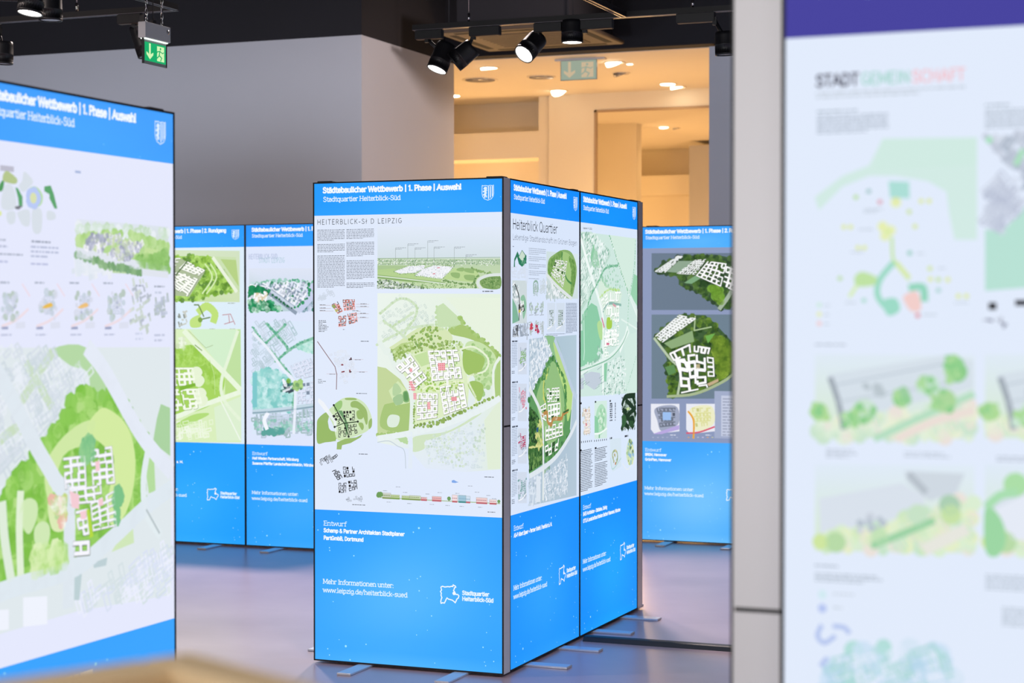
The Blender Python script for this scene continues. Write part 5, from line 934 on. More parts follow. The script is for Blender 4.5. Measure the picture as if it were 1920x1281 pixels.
def art_grey(g):
    sheet(g, '2. Rundgang', ('BREM, Hannover', 'Gr\u00fcnPlan, Hannover'), blue='38a4ff', light='74c4ff', head='1c96ff', paper='8c99bc', hk=.7, seed=33)
    P = lambda x, y: HG_BRa(x, y)
    D = ['2f4a2c', '3a5a30', '26401f', '4c6c34']
    g.poly([P(92, 218), P(900, 216), P(900, 528), P(92, 528)], ['68798c', '7486a0', '8292aa', '76869c'], 1); g.poly([P(92, 553), P(900, 552), P(900, 1012), P(435, 1012), P(92, 1012)], ['6c8090', '70848c', '7c90a4', '74889a', '6c7e8e'], 1)
    a = [P(105, 320), P(150, 270), P(260, 232), P(440, 225), P(600, 260), P(700, 340), P(600, 480), P(470, 525), P(370, 450), P(300, 415), P(240, 390), P(240, 345), P(160, 330)]
    g.poly(a, '3c5a34', 2); g.scatter(a, 330, .012, .028, D + ['5a7a3c'], 3); g.poly([P(175, 320), P(240, 260), P(330, 260), P(250, 325)], '8ca48c', 4); g.poly([P(270, 380), P(330, 340), P(360, 355), P(310, 385)], '7ca87c', 5)
    g.grid([P(235, 232), P(262, 235), P(165, 325), P(108, 318)], 3, 8, 'e4e8e8', '5c6c60', .3, 6, th=.6, skip=0, solid=0); g.grid([P(330, 255), P(390, 250), P(330, 335), P(228, 330)], 7, 7, 'f4f6f6', '26361f', .2, 6, th=.36, skip=0, solid=0)
    g.grid([P(400, 262), P(500, 275), P(470, 400), P(335, 340)], 5, 5, 'fbfbfb', '20301c', .16, 6, th=.32, skip=0, solid=0); g.grid([P(500, 290), P(620, 330), P(560, 430), P(480, 395)], 4, 4, 'fbfbfb', '20301c', .16, 6, th=.32, skip=0, solid=0)
    g.line([P(520, 290), P(540, 400), P(460, 525)], .03, 'a4b4a0', 5, True); g.scatter([P(400, 400), P(480, 420), P(470, 500)], 40, .02, .035, ['6c9a34', '88b048', '4c7028'], 5, 8)
    b = [P(105, 680), P(160, 620), P(250, 555), P(385, 556), P(455, 620), P(530, 700), P(560, 820), P(520, 900), P(400, 960), P(185, 1008), P(180, 880), P(152, 830), P(190, 790), P(140, 720)]
    g.poly(b, '3a5c2e', 2); g.scatter(b, 520, .012, .028, D + ['55742c', '688a30'], 3); g.scatter([P(420, 660), P(530, 720), P(540, 860), P(460, 900), P(430, 760)], 220, .016, .032, ['6c8c30', '88a43c', '567428', '446424'], 4, 8)
    g.poly([P(160, 710), P(315, 640), P(325, 700), P(200, 740)], '8caa78', 4); g.poly([P(385, 670), P(440, 655), P(400, 710)], '6cac4c', 5); g.poly([P(165, 840), P(215, 825), P(225, 870), P(185, 885)], '5c8c50', 5)
    g.line([P(105, 680), P(190, 790), P(250, 860), P(235, 990)], .018, 'b8c8ac', 5, True); g.line([P(175, 1000), P(330, 985), P(480, 920), P(560, 860)], .02, 'a8b890', 5, True); g.line([P(330, 560), P(325, 640), P(420, 620)], .01, 'a8c090', 5)
    g.grid([P(240, 555), P(335, 575), P(150, 705), P(112, 672)], 4, 12, 'f2f4f4', '4c5c48', .24, 6, th=.42, skip=0, solid=0)
    g.grid([P(190, 765), P(300, 715), P(305, 762), P(215, 805)], 5, 1, 'fbfbfb', '20301c', .12, 6, th=.4, skip=0, solid=0); g.grid([P(325, 722), P(410, 735), P(400, 770), P(325, 755)], 4, 1, 'fbfbfb', '20301c', .15, 6, th=.45, skip=0, solid=0)
    for q, nx, ny in (([P(222, 800), P(270, 795), P(300, 860), P(245, 870)], 1, 1), ([P(240, 800), P(290, 815), P(300, 945), P(252, 945)], 1, 3), ([P(290, 775), P(330, 770), P(335, 930), P(305, 935)], 1, 4), ([P(335, 770), P(385, 790), P(390, 925), P(340, 935)], 1, 4), ([P(395, 785), P(430, 790), P(435, 890), P(400, 890)], 1, 4), ([P(250, 955), P(395, 935), P(400, 950), P(252, 982)], 3, 1)):
        g.grid(q, nx, ny, 'fdfdfd', '1c2c18', .14, 7, th=.3, skip=0, solid=0)
    g.poly([P(335, 825), P(355, 822), P(357, 852), P(337, 855)], 'b8ac84', 8); g.poly([P(395, 930), P(455, 903), P(458, 918), P(405, 945)], 'c4ac88', 8)
    for x0, c in ((88, 'p'), (281, 'y')):
        g.poly([P(x0, 1040), P(x0 + 156, 1040), P(x0 + 156, 1190), P(x0 + 20, 1205), P(x0, 1180)], 'e8eaf4', 3)
        g.blob([P(x0 + 20, 1070), P(x0 + 80, 1048), P(x0 + 145, 1060), P(x0 + 150, 1150), P(x0 + 60, 1190), P(x0 + 35, 1130)], 'a0a8c0' if c == 'p' else 'ececc8', 4)
        g.grid([P(x0 + 30, 1060), P(x0 + 135, 1060), P(x0 + 135, 1160), P(x0 + 50, 1170)], 5, 4, '6c7484' if c == 'p' else 'dcdc98', '505868' if c == 'p' else 'c8c880', .3, 5, th=.28, shadow=False)
        if c == 'p': g.rect(P(x0 + 65, 1085), P(x0 + 110, 1130), '9cc0f0', 7); g.poly([P(x0 + 10, 1205), P(x0 + 155, 1155), P(x0 + 155, 1180), P(x0 + 60, 1205)], 'b8a8e0', 6)
        else: g.line([P(x0, 1200), P(x0 + 70, 1195), P(x0 + 156, 1165)], .012, 'd85c74', 8, True); g.line([P(x0 + 10, 1080), P(x0 + 40, 1130), P(x0 + 40, 1230)], .014, 'e8a83c', 8, True)
        g.para(P(x0 + 105, 1202), P(x0 + 156, 1212), .014, 'e0e4f0', 3)
        for k in range(6): g.para(P(x0 + 8 + k * 26, 1216), P(x0 + 24 + k * 26, 1230), .012, ('e8a83c', 'd4d890', 'c8ccd8', 'dcd0f0')[k % 4] if c == 'y' else 'b8c0d8', 4)
    g.rect(P(472, 995), P(800, 1225), 'c4cbe0', 3); g.para(P(480, 1000), P(700, 1220), .022, '9ca4bc', 4, .4, fill=.5)
    g.rect(P(435, 970), P(900, 1240), 'a2adca', 2)

def art_near(g):
    sheet(g, 'Auswahl', (), blue='38a4ff', light='74c4ff', head='332f96', paper='dfe9fa', hk=.0, seed=41, stars=False)
    g.rect((.006, H - .006), (g.W - .006, HB), '37339a', 2)
    g.text('Stadtquartier Heiterblick-S\u00fcd', SUBT[0], SUBT[1], SUBT[2][1] - SUBT[0][1], '5c9cf4', .13, True, l=5)
    P = lambda x, y: HG_Ra(x, y)
    Q = lambda x, y: HG_Rb(x, y)
    x0, x1, x2, x3 = P(340, 318)[0], P(500, 318)[0], P(692, 318)[0], P(900, 318)[0]; y = P(600, 313)[1]
    g.text('STADT', (x0, y), (x1, 0), .019, '4c4c60', .2, False, .05); g.text('GEMEIN', (x1 + .004, y), (x2, 0), .019, 'a4d4cc', .17, False, .05); g.text('SCHAFT', (x2 + .004, y), (x3, 0), .019, 'f0c0c8', .17, False, .05)
    def para(f, xa, ya, xb, yb, **k): 
        a, b = f(xa, ya), f(xb, yb); g.para((a[0], a[1]), (b[0], b[1]), k.get('p', .0055), k.get('c', 'b0bcca'), 2, k.get('th', .5), .7, k.get('fill', 1))
    para(P, 340, 338, 900, 352, p=.007, c='c0cad6'); para(P, 343, 410, 560, 425, c='98a6b4'); para(P, 343, 428, 612, 498, c='a4b0c0'); para(P, 975, 385, 1110, 400, c='98a6b4'); para(P, 975, 405, 1400, 478, c='a8b4c2')
    # concept plan
    g.poly([P(590, 520), P(945, 515), P(945, 900), P(860, 900), P(840, 800), P(830, 720), P(760, 680), P(640, 660), P(540, 660), P(440, 700), P(350, 790), P(335, 740), P(440, 660), P(540, 620)], 'cfe8e2', 2)
    g.poly([P(590, 520), P(945, 515), P(945, 620), P(560, 640)], 'cde8e0', 3); g.poly([P(612, 680), P(690, 682), P(692, 745), P(618, 742)], 'a8dcd4', 4)
    for c, k in (((490, 740), 'b4dc8c'), ((538, 718), '98c0c0'), ((580, 758), 'dc9cac'), ((640, 750), 'dce4a0'), ((735, 755), 'dce88c'), ((765, 755), 'dce88c'), ((690, 795), 'c8e08c'), ((712, 850), 'd4e48c'), ((445, 852), 'dce88c'), ((470, 852), 'dce88c'), ((590, 855), 'e4eca4'), ((610, 870), 'd4e89c'), ((498, 930), 'dce890'), ((522, 930), 'dce890'), ((692, 950), '8cc8b8'), ((430, 1045), 'b8dc9c'), ((520, 1128), 'a4d8c8'), ((768, 1008), 'cfe48c'), ((770, 1048), 'dce88c'), ((800, 1050), 'c4e08c'), ((835, 1050), 'dce88c'), ((800, 1090), 'a4d0cc'), ((875, 1112), 'dce88c'), ((905, 1112), 'dce88c'), ((722, 1185), 'e08c94'), ((352, 1145), 'c8e8d8'), ((352, 1180), 'e4eca4'), ((352, 1215), 'f0c8c8')):
        g.disc(P(*c), .0042, k, 5, 8)
    for c in ((590, 850), (600, 885), (640, 760), (620, 865)): g.disc(P(*c), .009, 'e2ecb4', 4, 9)
    g.line([P(625, 890), P(628, 960), P(640, 990), P(690, 1050)], .005, 'c4e4a0', 4, True); g.line([P(632, 985), P(580, 1050), P(572, 1110), P(610, 1160), P(640, 1165)], .01, '9cd8c4', 4, True); g.blob([P(590, 1130), P(640, 1120), P(655, 1165), P(610, 1185)], '98d8c4', 5)
    g.line([P(640, 985), P(690, 1045)], .009, 'd8e8a8', 4); g.line([P(690, 1080), P(740, 1080), P(748, 1130)], .012, '94d4bc', 4, True); g.blob([P(670, 1110), P(720, 1095), P(735, 1160), P(700, 1170), P(675, 1140)], 'f0ccc8', 5); g.blob([P(485, 1040), P(515, 1020), P(575, 1045), P(560, 1070), P(495, 1075)], 'bce0a0', 4); g.line([P(495, 1070), P(465, 1115)], .006, 'd4ecac', 4)
    for a in ((520, 780, 590, 800), (720, 570, 815, 590), (500, 855, 580, 865), (720, 945, 760, 955), (470, 940, 540, 955), (800, 1000, 840, 1010), (450, 1130, 510, 1145), (860, 1130, 935, 1148), (740, 1175, 815, 1190), (370, 1140, 400, 1150), (370, 1175, 400, 1185), (370, 1210, 400, 1220)): para(P, *a, p=.004, c='b4c0cc')
    # right-hand plan
    g.houses([P(975, 505), P(1400, 505), P(1400, 700), P(1180, 760), P(1090, 650)], 170, .014, -50, ['c0c8d8', 'd0d8e6', 'a8b4c4'], 3); g.houses([P(980, 680), P(1060, 660), P(1120, 770), P(1030, 860), P(975, 830)], 80, .012, -50, ['b8c0d4', 'ccd4e4'], 3, True)
    g.line([P(1090, 620), P(1120, 560)], .01, 'a8dcbc', 4); g.disc(P(990, 525), .006, 'a4e0bc', 4)
    g.poly([P(975, 860), P(1040, 870), P(1121, 780), P(1400, 600), P(1400, 1060), P(975, 1092)], 'b4dfd2', 2); g.rect(P(988, 1136), P(1018, 1163), '14161e', 4); g.rect(P(1088, 1126), P(1135, 1148), '1c1e28', 4)
    g.houses([P(970, 1195), P(1050, 1195), P(1050, 1235), P(975, 1235)], 7, .006, 80, ['6c7088', 'b4bac8'], 4)
    # sketches
    para(Q, 325, 42, 485, 62, c='b0bac8')
    for X, w in ((0, 1), (618, 1)):
        f = lambda x, y: Q(x + X, y)
        g.poly([f(325, 85), f(905, 90), f(905, 395), f(325, 390)], ['dce8f4', 'dce8f2', 'd4e6d4', 'd4e8cc'], 1)
        g.poly([f(370, 160), f(800, 90), f(900, 110), f(900, 210), f(420, 330)], 'd3dee8', 2); g.line([f(380, 170), f(410, 260), f(430, 360)], .01, 'a0aab4', 4, True)
        g.line([f(390, 200), f(800, 120)], .003, 'bcc8d4', 4); g.line([f(405, 260), f(820, 190)], .003, 'c0ccd6', 4)
        g.scatter([f(430, 330), f(905, 250), f(905, 395), f(330, 390), f(340, 340)], 110, .006, .016, ['d8eac8', 'e6ecd4', 'c8e2cc', 'e8dfd8', 'dcecd8'], 3, 8)
        g.line([f(540, 395), f(700, 320), f(905, 230)], .012, 'b4dcc0', 4, True); g.line([f(620, 395), f(760, 330), f(905, 290)], .014, 'e8dcd4', 4, True)
        for c, r, k in (((640, 245), .016, '98cc9c'), ((795, 255), .02, 'a8d498'), ((840, 150), .018, '84c884'), ((825, 115), .013, '88cc88'), ((340, 295), .016, 'acd894'), ((505, 295), .022, 'c8e2d0'), ((740, 200), .018, 'c4e2d0'), ((455, 320), .013, 'c8e4d0')):
            g.disc(f(*c), r, k, 5, 11); g.scatter([(f(*c)[0] - r * .8, f(*c)[1] - r * .8), (f(*c)[0] + r * .8, f(*c)[1] - r * .8), (f(*c)[0] + r * .8, f(*c)[1] + r * .8), (f(*c)[0] - r * .8, f(*c)[1] + r * .8)], 10, .004, .009, [k, 'a8d898', '8ccc8c'], 6)
        g.scatter([f(480, 200), f(600, 190), f(600, 230), f(480, 240)], 8, .004, .008, ['b8c4cc'], 4)
        g.poly([f(325, 485), f(905, 490), f(905, 810), f(325, 800)], ['dce8f6', 'dde9f5', 'd6e8d0', 'd4e8cc'], 1); g.poly([f(340, 610), f(640, 555), f(720, 600), f(730, 660), f(345, 740)], 'd6dfea', 2)
        g.poly([f(650, 510), f(870, 520), f(840, 590), f(740, 620), f(660, 550)], 'ccd6e0', 3); g.line([f(665, 520), f(730, 590)], .012, 'b4bec8', 4)
        g.scatter([f(330, 740), f(560, 720), f(740, 640), f(905, 600), f(905, 805), f(330, 798)], 130, .006, .016, ['cfe6bc', 'e2ecc4', 'c4e2c8', 'e8dfd8', 'd8ecd0'], 3, 8)
        for c, r, k in (((815, 635), .018, 'a8ccb0'), ((820, 670), .017, 'c4e0a4'), ((400, 770), .018, 'b4d8a4'), ((345, 768), .014, 'cce49c'), ((700, 670), .018, 'c4e0c4'), ((560, 750), .015, 'c0e0b4')): g.disc(f(*c), r, k, 5, 11)
        g.line([f(530, 785), f(640, 740), f(760, 690)], .012, '9cd0a4', 5, True); g.line([f(720, 800), f(880, 720)], .02, 'e4e4dc', 4)
        g.scatter([f(480, 670), f(580, 660), f(580, 730), f(480, 740)], 14, .003, .008, ['b4c0cc', 'c8d0dc'], 4)
    g.poly([Q(980, 650), Q(1085, 600), Q(1400, 560), Q(1400, 780), Q(1040, 760)], 'e2e8f4', 5); g.blob([Q(945, 640), Q(1000, 680), Q(1020, 760), Q(990, 820), Q(945, 800)], '98d4a0', 6); g.disc(Q(1055, 560), .02, 'a8dca4', 6, 10); g.line([Q(950, 640), Q(1000, 600), Q(1060, 590)], .014, 'a8dcb0', 6, True)
    para(Q, 365, 425, 490, 465, c='b4becc', fill=.7); para(Q, 650, 435, 890, 468, c='b8c2d0', fill=.6); para(Q, 985, 450, 1200, 490, c='b4becc'); para(Q, 325, 845, 445, 865, c='98a4b4'); para(Q, 325, 875, 580, 930, c='a8b4c2', fill=.85); para(Q, 945, 880, 1300, 965, c='b0bcca'); para(Q, 1005, 1000, 1400, 1100, c='b0bcca')
    for yy, k in ((960, 'cfe8f0'), (1010, 'b4c4f0')): g.disc(Q(352, yy), .008, k, 4, 8); para(Q, 390, yy - 12, 500 if yy < 1000 else 440, yy + 14, c='c0cad6')
    for L_ in ([Q(350, 1070), Q(335, 1110), Q(360, 1135), Q(400, 1110)], [Q(390, 1075), Q(430, 1080), Q(450, 1100)], [Q(345, 1220), Q(370, 1190)]): g.line(L_, .008, 'b4c4ec', 4, True)
    g.scatter([Q(340, 1281), Q(380, 1200), Q(520, 1140), Q(820, 1140), Q(840, 1340), Q(360, 1340)], 70, .01, .02, ['c4dcf0', 'bcdce4', 'cce0f4', 'b0dcd8', 'd4e4f4'], 3, 9)
    g.houses([Q(380, 1200), Q(800, 1150), Q(830, 1340), Q(380, 1340)], 60, .018, 20, ['dde8f8', 'b4d4e8', 'a8d4d4'], 4, True)

def art_plain(g):
    sheet(g, 'Auswahl', (), hk=.35)
    g.rect((.06, HB - .09), (g.W - .06, HB - .5), 'c8dcc4', 2); g.rect((.06, HB - .56), (g.W - .06, PB + .35), 'd2e6cc', 2)
    r = [(.12, PB + .45), (g.W - .15, PB + .42), (g.W - .2, HB - .65), (.3, HB - .62)]
    g.blob(r, 'a9cf88', 3); g.grid(r, 5, 6, 'fdfdff', '6a7464', .3, 5)
    for k in range(4): g.para((.07 + k * .23, PB + .3), (.25 + k * .23, PB + .06), .02, '8a90a0', 2)

# ------------------------------------------------------------------ display box
def lightbox(label, x, y, face, W, T_, art, seed, feet=(.25, .75), tint=(1, 1, 1), s=1.0, group='backlit exhibition boxes', h=H, caps=(.05, None), foot_len=(.23, .23)):
    """box stands with its left end (seen from the front) at x,y; face turns the printed side"""
    t = empty('display_lightbox', (x, y, FL), face); tag(t, label, 'display lightbox', group)
    # local frame: u along +x, front at y=0 looking to -y, body goes to +y
    b = MB()
    b.box(0, .004, 0, W, T_, h, 0, .0015)
    b.box(-.0008, .008, h * .5 - .004, W + .0008, T_ + .0008, h * .5 + .004, 1)       # joint of the two profile lengths
    fr = b.build('frame', [M['alu'], M['gasket']], t)
    k = MB(); e = .0065
    for q in ((0, 0, W, e), (0, h - e, W, h), (0, e, e, h - e), (W - e, e, W, h - e)): k.box(q[0], 0, q[1], q[2], .005, q[3])
    k.box(e, .0035, e, W - e, .0045, h - e)
    k.build('gasket', M['gasket'], t)
    if art:
        g = Print(seed); g.W = W; art(g)
        g.clip(.006, h); pm = print_mat('backlit_print', tint, s)
        p = g.build('fabric_print', pm, t); p.location.y = .003
    for u in feet:
        f = MB(); f.box(u - .036, -foot_len[0], -FL, u + .036, T_ + foot_len[1], -.0008, 0, .002); f.build('foot', M['alu_foot'], t)
    for u in caps:
        if u is None: continue
        c = MB(); c.box(u - .04, .008, h - .001, u + .04, T_ - .006, h + .006, 0, .002); c.build('connector_plate', M['gasket'], t)
    return t

lightbox('backlit box on the front of the central kiosk, plan with small pink squares', -1, 0, 0, 1, T, art_front, 5, (.28, .785), caps=(.06, .95), foot_len=(.23, 0))
lightbox('backlit box with dark green park plan, nearer one on the right flank of the kiosk', 0, T + .001, PI / 2, .986, T, art_quarter, 6, (.245, .71), caps=(.94,), foot_len=(.21, 0))
lightbox('backlit box with mint site plan, farther one on the right flank of the kiosk', 0, T + .989, PI / 2, .986, T, art_siteplan, 7, (.245, .73), caps=(.93,), foot_len=(.21, 0))
lightbox('backlit box closing the rear of the central kiosk, only its grey end profile shows', 0, 2 * T + 1.979, PI, 1, T, art_plain, 8, (.06, .75), foot_len=(.1, 0))
lightbox('backlit box on the hidden left flank of the central kiosk, only a foot tip shows', -1, T + .987, -PI / 2, .986, T, art_plain, 9, (.778,), caps=(), foot_len=(.17, 0))
lightbox('backlit box at the hidden rear left corner of the central kiosk', -1, T + 1.976, -PI / 2, .986, T, art_plain, 10, (), caps=(), foot_len=(.17, 0))
lightbox('big blurred backlit box at the left edge with a lime green park plan', .083, -3.971, PI / 2, 1, T, art_left, 11, (.25, .75), caps=(.91,))
lightbox('unseen backlit box added at the left end of the back row to shade the lower wall', -5.515, 3.70, 0, 1, T, art_plain, 17, (.28, .77), caps=())  # added out of view so the row shades the wall farther left
lightbox('backlit box with lime green plans in the back row, beside the big left box', -4.513, 3.70, 0, 1, T, art_green, 12, (.28, .77), caps=())
lightbox('backlit box with teal plans in the back row, just left of the central kiosk', -3.511, 3.70, 0, 1, T, art_teal, 13, (.28, .77), caps=())
lightbox('backlit box with grey ground and dark green aerial views, right of the central kiosk', -.965, 5.08, 0, 1, T, art_grey, 14, (.24, .73), caps=(.1,))
lightbox('nearest backlit box at the right edge, purple header and pale sketches', 2.477, -4.885, 0, 1, T, art_near, 15, (.25, .75), caps=())
lightbox('box seen end-on as a wide beige aluminium strip left of the purple-headed box', 2.341, -3.7, -PI / 2, 1, .094, art_plain, 16, (.25, .75), caps=(), s=.9)

# ------------------------------------------------------------------ room
sbox('floor', -12, -12.5, -.1, 8, 18.5, 0, M['floor'])
sbox('wall_back', -12, 5.7, 0, -3.56, 7.615, 4.0, M['wallgrey'])
sbox('wall_back_upper', -12, 5.7, 4.0, -3.56, 7.615, 5.6, M['blackpaint'])
sbox('wall_rear', -1.073, 7.415, 0, 8, 7.615, 4.0, M['wallgrey'])
sbox('wall_rear_upper', -3.56, 7.415, 4.025, 8, 7.615, 5.6, M['blackpaint'])
sbox('wall_left', -12.2, -12.5, 0, -12, 7.6, 5.6, M['wallgrey'])
sbox('wall_right', 8, -12.5, 0, 8.2, 18.5, 5.6, M['wallgrey'])
sbox('ceiling', -12.2, -12.7, 5.6, 8.2, 7.7, 5.8, M['blackpaint'])
# shop front behind the viewer: piers and lintel round one wide opening to daylight
b = MB()
b.box(-12, -12.7, 0, -6, -12.5, 5.6); b.box(6, -12.7, 0, 8, -12.5, 5.6); b.box(-6, -12.7, 3.6, 6, -12.5, 5.6); b.box(-6, -12.7, 0, 6, -12.5, .3)
struct('wall_front', b, M['wallgrey'])
b = MB()
for x in (-6, -3, 0, 3, 5.94): b.box(x, -12.64, .3, x + .06, -12.56, 3.6)
b.box(-6, -12.64, .3, 6, -12.56, .36); b.box(-6, -12.64, 3.54, 6, -12.56, 3.6)
struct('window_1', b, M['blackmetal'])
# cream room beyond the opening
sbox('ceiling_beyond', -9, 7.615, 4.02, 8, 18.5, 4.2, M['cream'])
b = MB()                                  # wall with the two recesses and the post
b.box(-9, 10.5, 3.365, -3.823, 10.95, 3.652)
b.box(-9, 10.95, 0, -3.823, 11.1, 4.02)
b.box(-3.823, 10.5, 0, -3.682, 11.1, 4.02)
b.box(-9, 10.5, 0, -3.823, 10.95, 1.0)
struct('wall_niche', b, M['cream'])
b = MB(); b.box(-3.682, 10.44, 0, -3.168, 10.49, 4.02); b.box(-3.168, 10.44, 3.842, 5, 10.49, 4.02)
struct('wall_portal', b, M['cream'])
b = MB(); b.box(-3.168, 10.43, 0, -3.142, 10.47, 3.842); b.box(-3.168, 10.43, 3.818, 5, 10.47, 3.842)  # darker strip coloured as the shade of the gap round the portal
struct('gap_shade_portal', b, mat('gap_shade', 'b0977a', .6))
b = MB(); b.box(-9, 13.55, 0, -3.70, 13.75, 4.02)
struct('wall_inner', b, M['cream'])
b = MB()
b.box(-9, 16.8, 3.345, -3.9, 17.2, 3.62); b.box(-9, 17.2, 0, -3.9, 17.3, 4.02); b.box(-3.9, 16.8, 0, 5, 17.3, 4.02)
struct('wall_far', b, M['cream'])
sbox('wall_end', -9.2, 7.615, 0, -9, 17.3, 4.2, M['cream'])
sbox('column_far', -3.74, 16.0, 0, -3.0, 16.6, 3.95, M['wallgrey'])

# floor cable ramp
b = MB(); y = T + .988
pr = [(-.045, 0), (-.03, .02), (-.022, .024), (.022, .024), (.03, .02), (.045, 0)]
n = len(pr); vs = [(x, y + p[0], p[1]) for x in (.03, 3.2) for p in pr]
b.add(vs, [(i, i + 1, i + 1 + n, i + n) for i in range(n - 1)] + [tuple(range(n - 1, -1, -1)), tuple(range(n, 2 * n)), (0, n, 2 * n - 1, n - 1)][:3])
tag(b.build('cable_ramp', M['rubber']), 'black rubber cable ramp on the floor running right from the central kiosk', 'cable ramp')

# ------------------------------------------------------------------ ceiling gear of the hall
def track(label, p, q, rods=(), w=.036, h=.034, hgt=5.6):
    (x0, y0, z), (x1, y1, _) = p, q
    t = empty('lighting_track', (x0, y0, z)); tag(t, label, 'lighting track', 'ceiling lighting tracks')
    b = MB(); dx, dy = x1 - x0, y1 - y0
    if abs(dx) > abs(dy):
        b.box(0, -w / 2, .003, dx, w / 2, h, 0); b.box(0, -w / 2, 0, dx, -w / 2 + .009, .003, 1); b.box(0, w / 2 - .009, 0, dx, w / 2, .003, 1)
    else:
        b.box(-w / 2, 0, .003, w / 2, dy, h, 0); b.box(-w / 2, 0, 0, -w / 2 + .009, dy, .003, 1); b.box(w / 2 - .009, 0, 0, w / 2, dy, .003, 1)
    b.build('rail', [M['track'], M['trackedge']], t)
    for k in rods:
        r = MB(); X, Y = dx * k, dy * k
        r.tube((X, Y, h), (X, Y, hgt - z), .0028); r.tube((X, Y, h), (X, Y, h + .05), .008); r.build('suspension_rod', M['chrome'], t)
    return t
ZT = 3.4
track('long black track carrying the spotlights over the kiosk', (-1.42, 2.08, ZT), (3.4, 2.08, ZT), (.075, .36, .8))
track('short black cross track meeting the long one above the kiosk', (-.09, .2, ZT), (-.09, 2.06, ZT), (.78,))
track('black track with pale edge over the left box', (-9, .92, ZT), (-2.34, .92, ZT), (.3, .9))
track('short black cross track behind the hanging exit sign', (-2.34, -1.5, ZT), (-2.34, .90, ZT), (.5,))
track('black cross track at the far upper left holding two spotlights', (-3.75, -1.6, ZT + .12), (-3.75, .88, ZT + .12), (.5,))

def look(loc, d):
    return Matrix.Translation(Vector(loc)) @ Vector(d).to_track_quat('-Z', 'Y').to_matrix().to_4x4()
def spot(label, lens, aim, top, lit=True, power=60, r=.063, L=.19, col=(1, .93, .84), blend=.5, size=50, box=None, reflect=None):
    """lens: centre of the mouth; aim: direction it points; top: where the gear box meets the rail"""
    t = empty('track_spotlight', top); tag(t, label, 'spotlight', 'track spotlights')
    o = Vector(top); d = Vector(aim).normalized()
    m = look(Vector(lens) - o, d)
    b = MB(); b.lathe([(r * .84, .012), (r * .93, .0), (r, .0), (r, .012), (r, .0121), (r, .054), (r, .0541), (r, .06), (r * .985, .062), (r * .95, L - .02), (r * .88, L), (0, L)], 56, 0, m, flutes=(.01205, .05405))
    b.build('housing', M['blackmetal'], t)
    g = MB(); g.lathe([(0, .003), (r * .88, .003)], 32, 0, m); g.build('lens', M['lens_on'] if lit else M['lens_off'], t)
    rim = MB(); rim.lathe([(r * .9, -.001), (r * .97, -.001), (r * .97, .006), (r * .9, .006), (r * .9, -.001)], 32, 0, m); rim.build('rim', M['blackmetal'], t)
    # swivel arm from gear box to the back of the housing
    back = Vector(lens) - o - d * (L * .62) 
    a = MB(); a.box(-.012, -.012, -.075, .012, .012, -.03); a.tube((0, 0, -.05), back, .011); a.build('swivel_arm', M['blackmetal'], t)
    bx = box or (-.02, .2)
    q = MB(); q.box(bx[0], -.022, -.055, bx[1], .022, -.001, 0, .003); q.box(bx[0] + .004, -.018, -.0565, bx[1] - .004, .018, -.055, 1); q.build('gear_box', [M['blackmetal'], M['greige']], t)
    if lit:
        ld = bpy.data.lights.new('spot_beam', 'SPOT'); ld.energy = power; ld.color = col; ld.spot_size = math.radians(size); ld.spot_blend = blend; ld.shadow_soft_size = .05
        lo = bpy.data.objects.new('spot_beam', ld); C.objects.link(lo); lo.matrix_world = look(Vector(lens) + d * .03, d); 
    return t
S = {'s1': (-1.267, 2.08, 3.16), 's2': (-1.147, 2.06, 3.193), 's3': (-0.686, 2.02, 3.214), 's4': (-0.408, 2.08, 3.275), 's5': (0.517, 2.06, 3.154), 's6': (-2.21, -0.6, 3.15), 's7': (-2.703, 0.25, 3.268), 's8': (-3.526, 0.92, 3.162), 's9': (-2.642, 1.1, 3.19)}
spot('lit spotlight at the left end of the long track, mouth tilted down left', S['s1'], (-.28, -.35, -1), (-1.33, 2.08, ZT), power=PW['s1'], L=.17, box=(-.07, .1))
spot('unlit spotlight tilted down left, second on the long track', S['s2'], (-.85, -.25, -.7), (-1.03, 2.08, ZT), False, L=.15, box=(-.02, .17))
spot('lit spotlight tilted toward the viewer, third on the long track', S['s3'], (-.35, -.75, -.75), (-.62, 2.08, ZT), power=PW['s3'], L=.16, box=(-.02, .15))
spot('lit spotlight pointing straight down above the kiosk, on the long track', S['s4'], (0, .0, -1), (-.33, 2.08, ZT), power=PW['s4'], L=.13, size=60, box=(-.02, .17))
spot('black spotlight cut by the beige strip at the right end of the long track', S['s5'], (.03, .05, -1), (.45, 2.06, ZT), False, L=.13, box=(-.22, .0))
spot('lit spotlight at the top left corner with a bright mouth', S['s6'], (-.06, -.17, -1), (-3.75, S['s6'][1] - .02, ZT + .12), power=PW['s6'], L=.15, box=(-.02, .02))
spot('unlit spotlight pointing straight down beside the lit one at top left', S['s7'], (0, 0, -1), (-3.75, S['s7'][1], ZT + .12), False, L=.17, box=(-.02, .02))
spot('dark drum spotlight cut by the left edge below the track', S['s8'], (-.05, .0, -1), (S['s8'][0] - .02, .92, ZT), False, L=.13, box=(-.2, 0))
spot('black spotlight hidden behind the hanging exit sign', S['s9'], (.25, .1, -.8), (-2.62, .92, ZT), False, L=.18, box=(-.1, .05))

